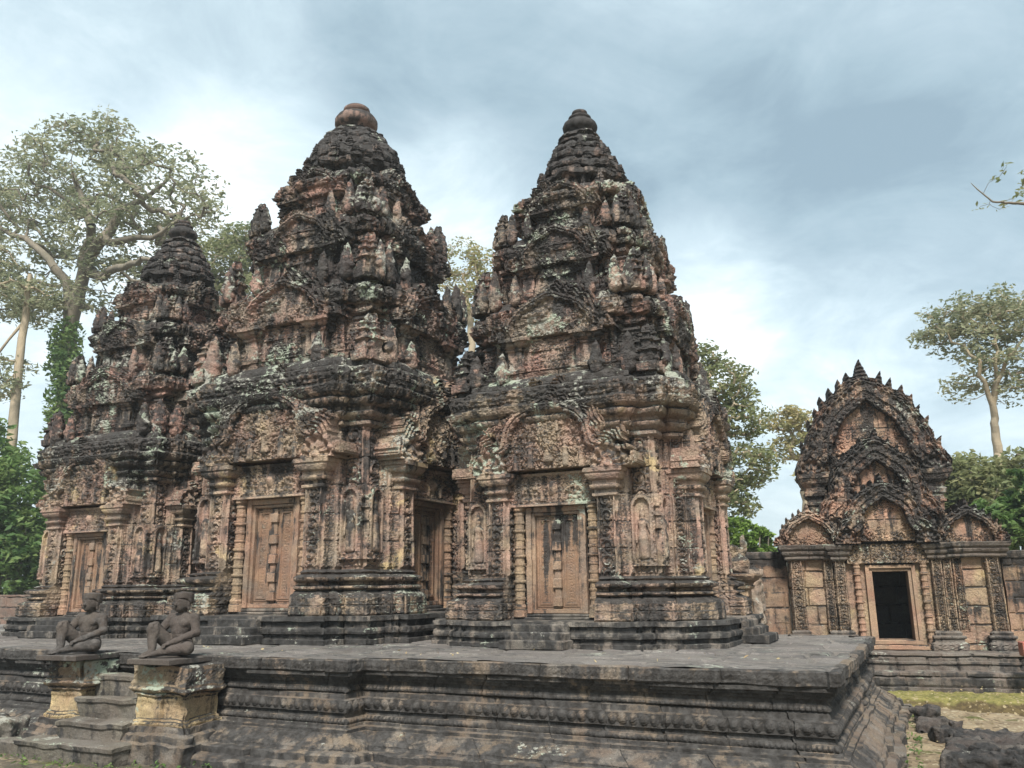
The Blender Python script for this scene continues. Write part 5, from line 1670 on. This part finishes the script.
make_tree('leafy_tree', 'dense mid green tree rising behind the gate wall, under the tall flat crown', [(gnd(at(960, 560, 27)), .3), (at(962, 520, 27), .25), (at(965, 490, 27), .2)],
          [lobe(965, 480, 27, 26, 22), lobe(945, 500, 27, 18, 22), lobe(1000, 500, 27, 30, 22), lobe(1030, 480, 27, 26, 30)], 230, 60, .085, .5, ('bark_grey', 'leaf_olive'), 708)
shrub('bush', 'bright green bush behind the wall at the outer end of the gate', [lobe(1000, 530, 24, 34, 32), lobe(1030, 500, 24, 24, 34), lobe(965, 540, 24, 18, 18)], 260, .10, 'leaf_green', 711)
shrub('bush', 'bright green bush above the wall beside the broken pier', [lobe(752, 540, 25, 20, 14), lobe(736, 530, 25, 14, 16), lobe(765, 552, 25, 14, 8)], 160, .10, 'leaf_bright', 712)
shrub('bush', 'large dense green bush behind the distant wall at the left edge', [lobe(15, 500, 20, 38, 45), lobe(-20, 480, 20, 44, 60), lobe(30, 550, 20, 24, 40), lobe(10, 560, 20, 44, 44)], 520, .13, 'leaf_green', 713)

# the overhanging bough that reaches in from a tree outside the frame
tb = at(1190, 470, 14)
make_tree('overhanging_tree', 'bare twiggy bough with sparse leaves reaching in high over the gate', [(gnd(tb), .30), (at(1180, 330, 14), .22), (at(1110, 240, 14), .09), (at(1050, 208, 14), .035), (at(1018, 203, 14), .022), (at(993, 202, 14), .014), (at(978, 190, 14), .010), (at(971, 183, 14), .005)],
          [lobe(1010, 180, 14, 16, 12, .4), lobe(1000, 200, 14, 22, 5, .4), lobe(1040, 180, 14, 18, 22, .5), lobe(1120, 190, 14, 40, 40, .8)], 46, 9, .045, .13, ('bark_grey', 'leaf_olive'), 715, twig=.007, jit=.12)

# ------------------------------------------------------------------ weeds along the terrace foot and fallen leaves
def scatter():
    rng = np.random.RandomState(5)
    m = MB()
    P = []
    for k in range(70):
        f = rng.rand()
        y = 8.0 + 5.0 * f
        P.append((-.34 + rng.normal() * .04 + .08 * rng.rand(), y, rng.rand() * .03))
    for k in range(160):
        P.append((rng.uniform(-9.8, -6.4), rng.uniform(6.1, 6.8), .01 + rng.rand() * .02))
    V, F = leaves(rng, np.array(P), 3, .035, .02)
    m.add(V, F)
    o = obj('weeds', m, M['leaf_green'], None)
    o['kind'] = 'stuff'; o['label'] = 'small green weeds growing along the terrace foot'; o['category'] = 'weeds'
    m = MB()
    P = [(rng.uniform(-9, -.9), rng.uniform(7.7, 9.2), 1.012) for k in range(34)] + [(rng.uniform(-.2, 3.2), rng.uniform(9.5, 15.5), 0) for k in range(260)]
    P = [(x, y, z if z else (.04 if y < 13.4 else .13)) for x, y, z in P]
    V, F = leaves(rng, np.array(P), 1, .02, .022, flat=.1)
    m.add(V, F)
    o = obj('fallen_leaves', m, M['leaf_dry'], None)
    o['kind'] = 'stuff'; o['label'] = 'dry pale leaves fallen on the paving and mossy bank'; o['category'] = 'leaves'
scatter()

# ------------------------------------------------------------------ haze volume added to veil the far trees
hz = bpy.data.materials.new('haze_veil')
hz.use_nodes = True
hz.node_tree.nodes.clear()
vo = hz.node_tree.nodes.new('ShaderNodeVolumePrincipled')
vo.inputs['Density'].default_value = 0.0013
vo.inputs['Color'].default_value = (0.90, 0.94, 0.96, 1)
vo.inputs['Anisotropy'].default_value = 0.2
ho = hz.node_tree.nodes.new('ShaderNodeOutputMaterial')
hz.node_tree.links.new(vo.outputs[0], ho.inputs['Volume'])
m = MB()
loft(m, rect(-450, 450, -450, 450), [(-2.0, 0), (34.0, 0)], res=2000, capb=True)
o = obj('haze', m, hz)
o['kind'] = 'stuff'
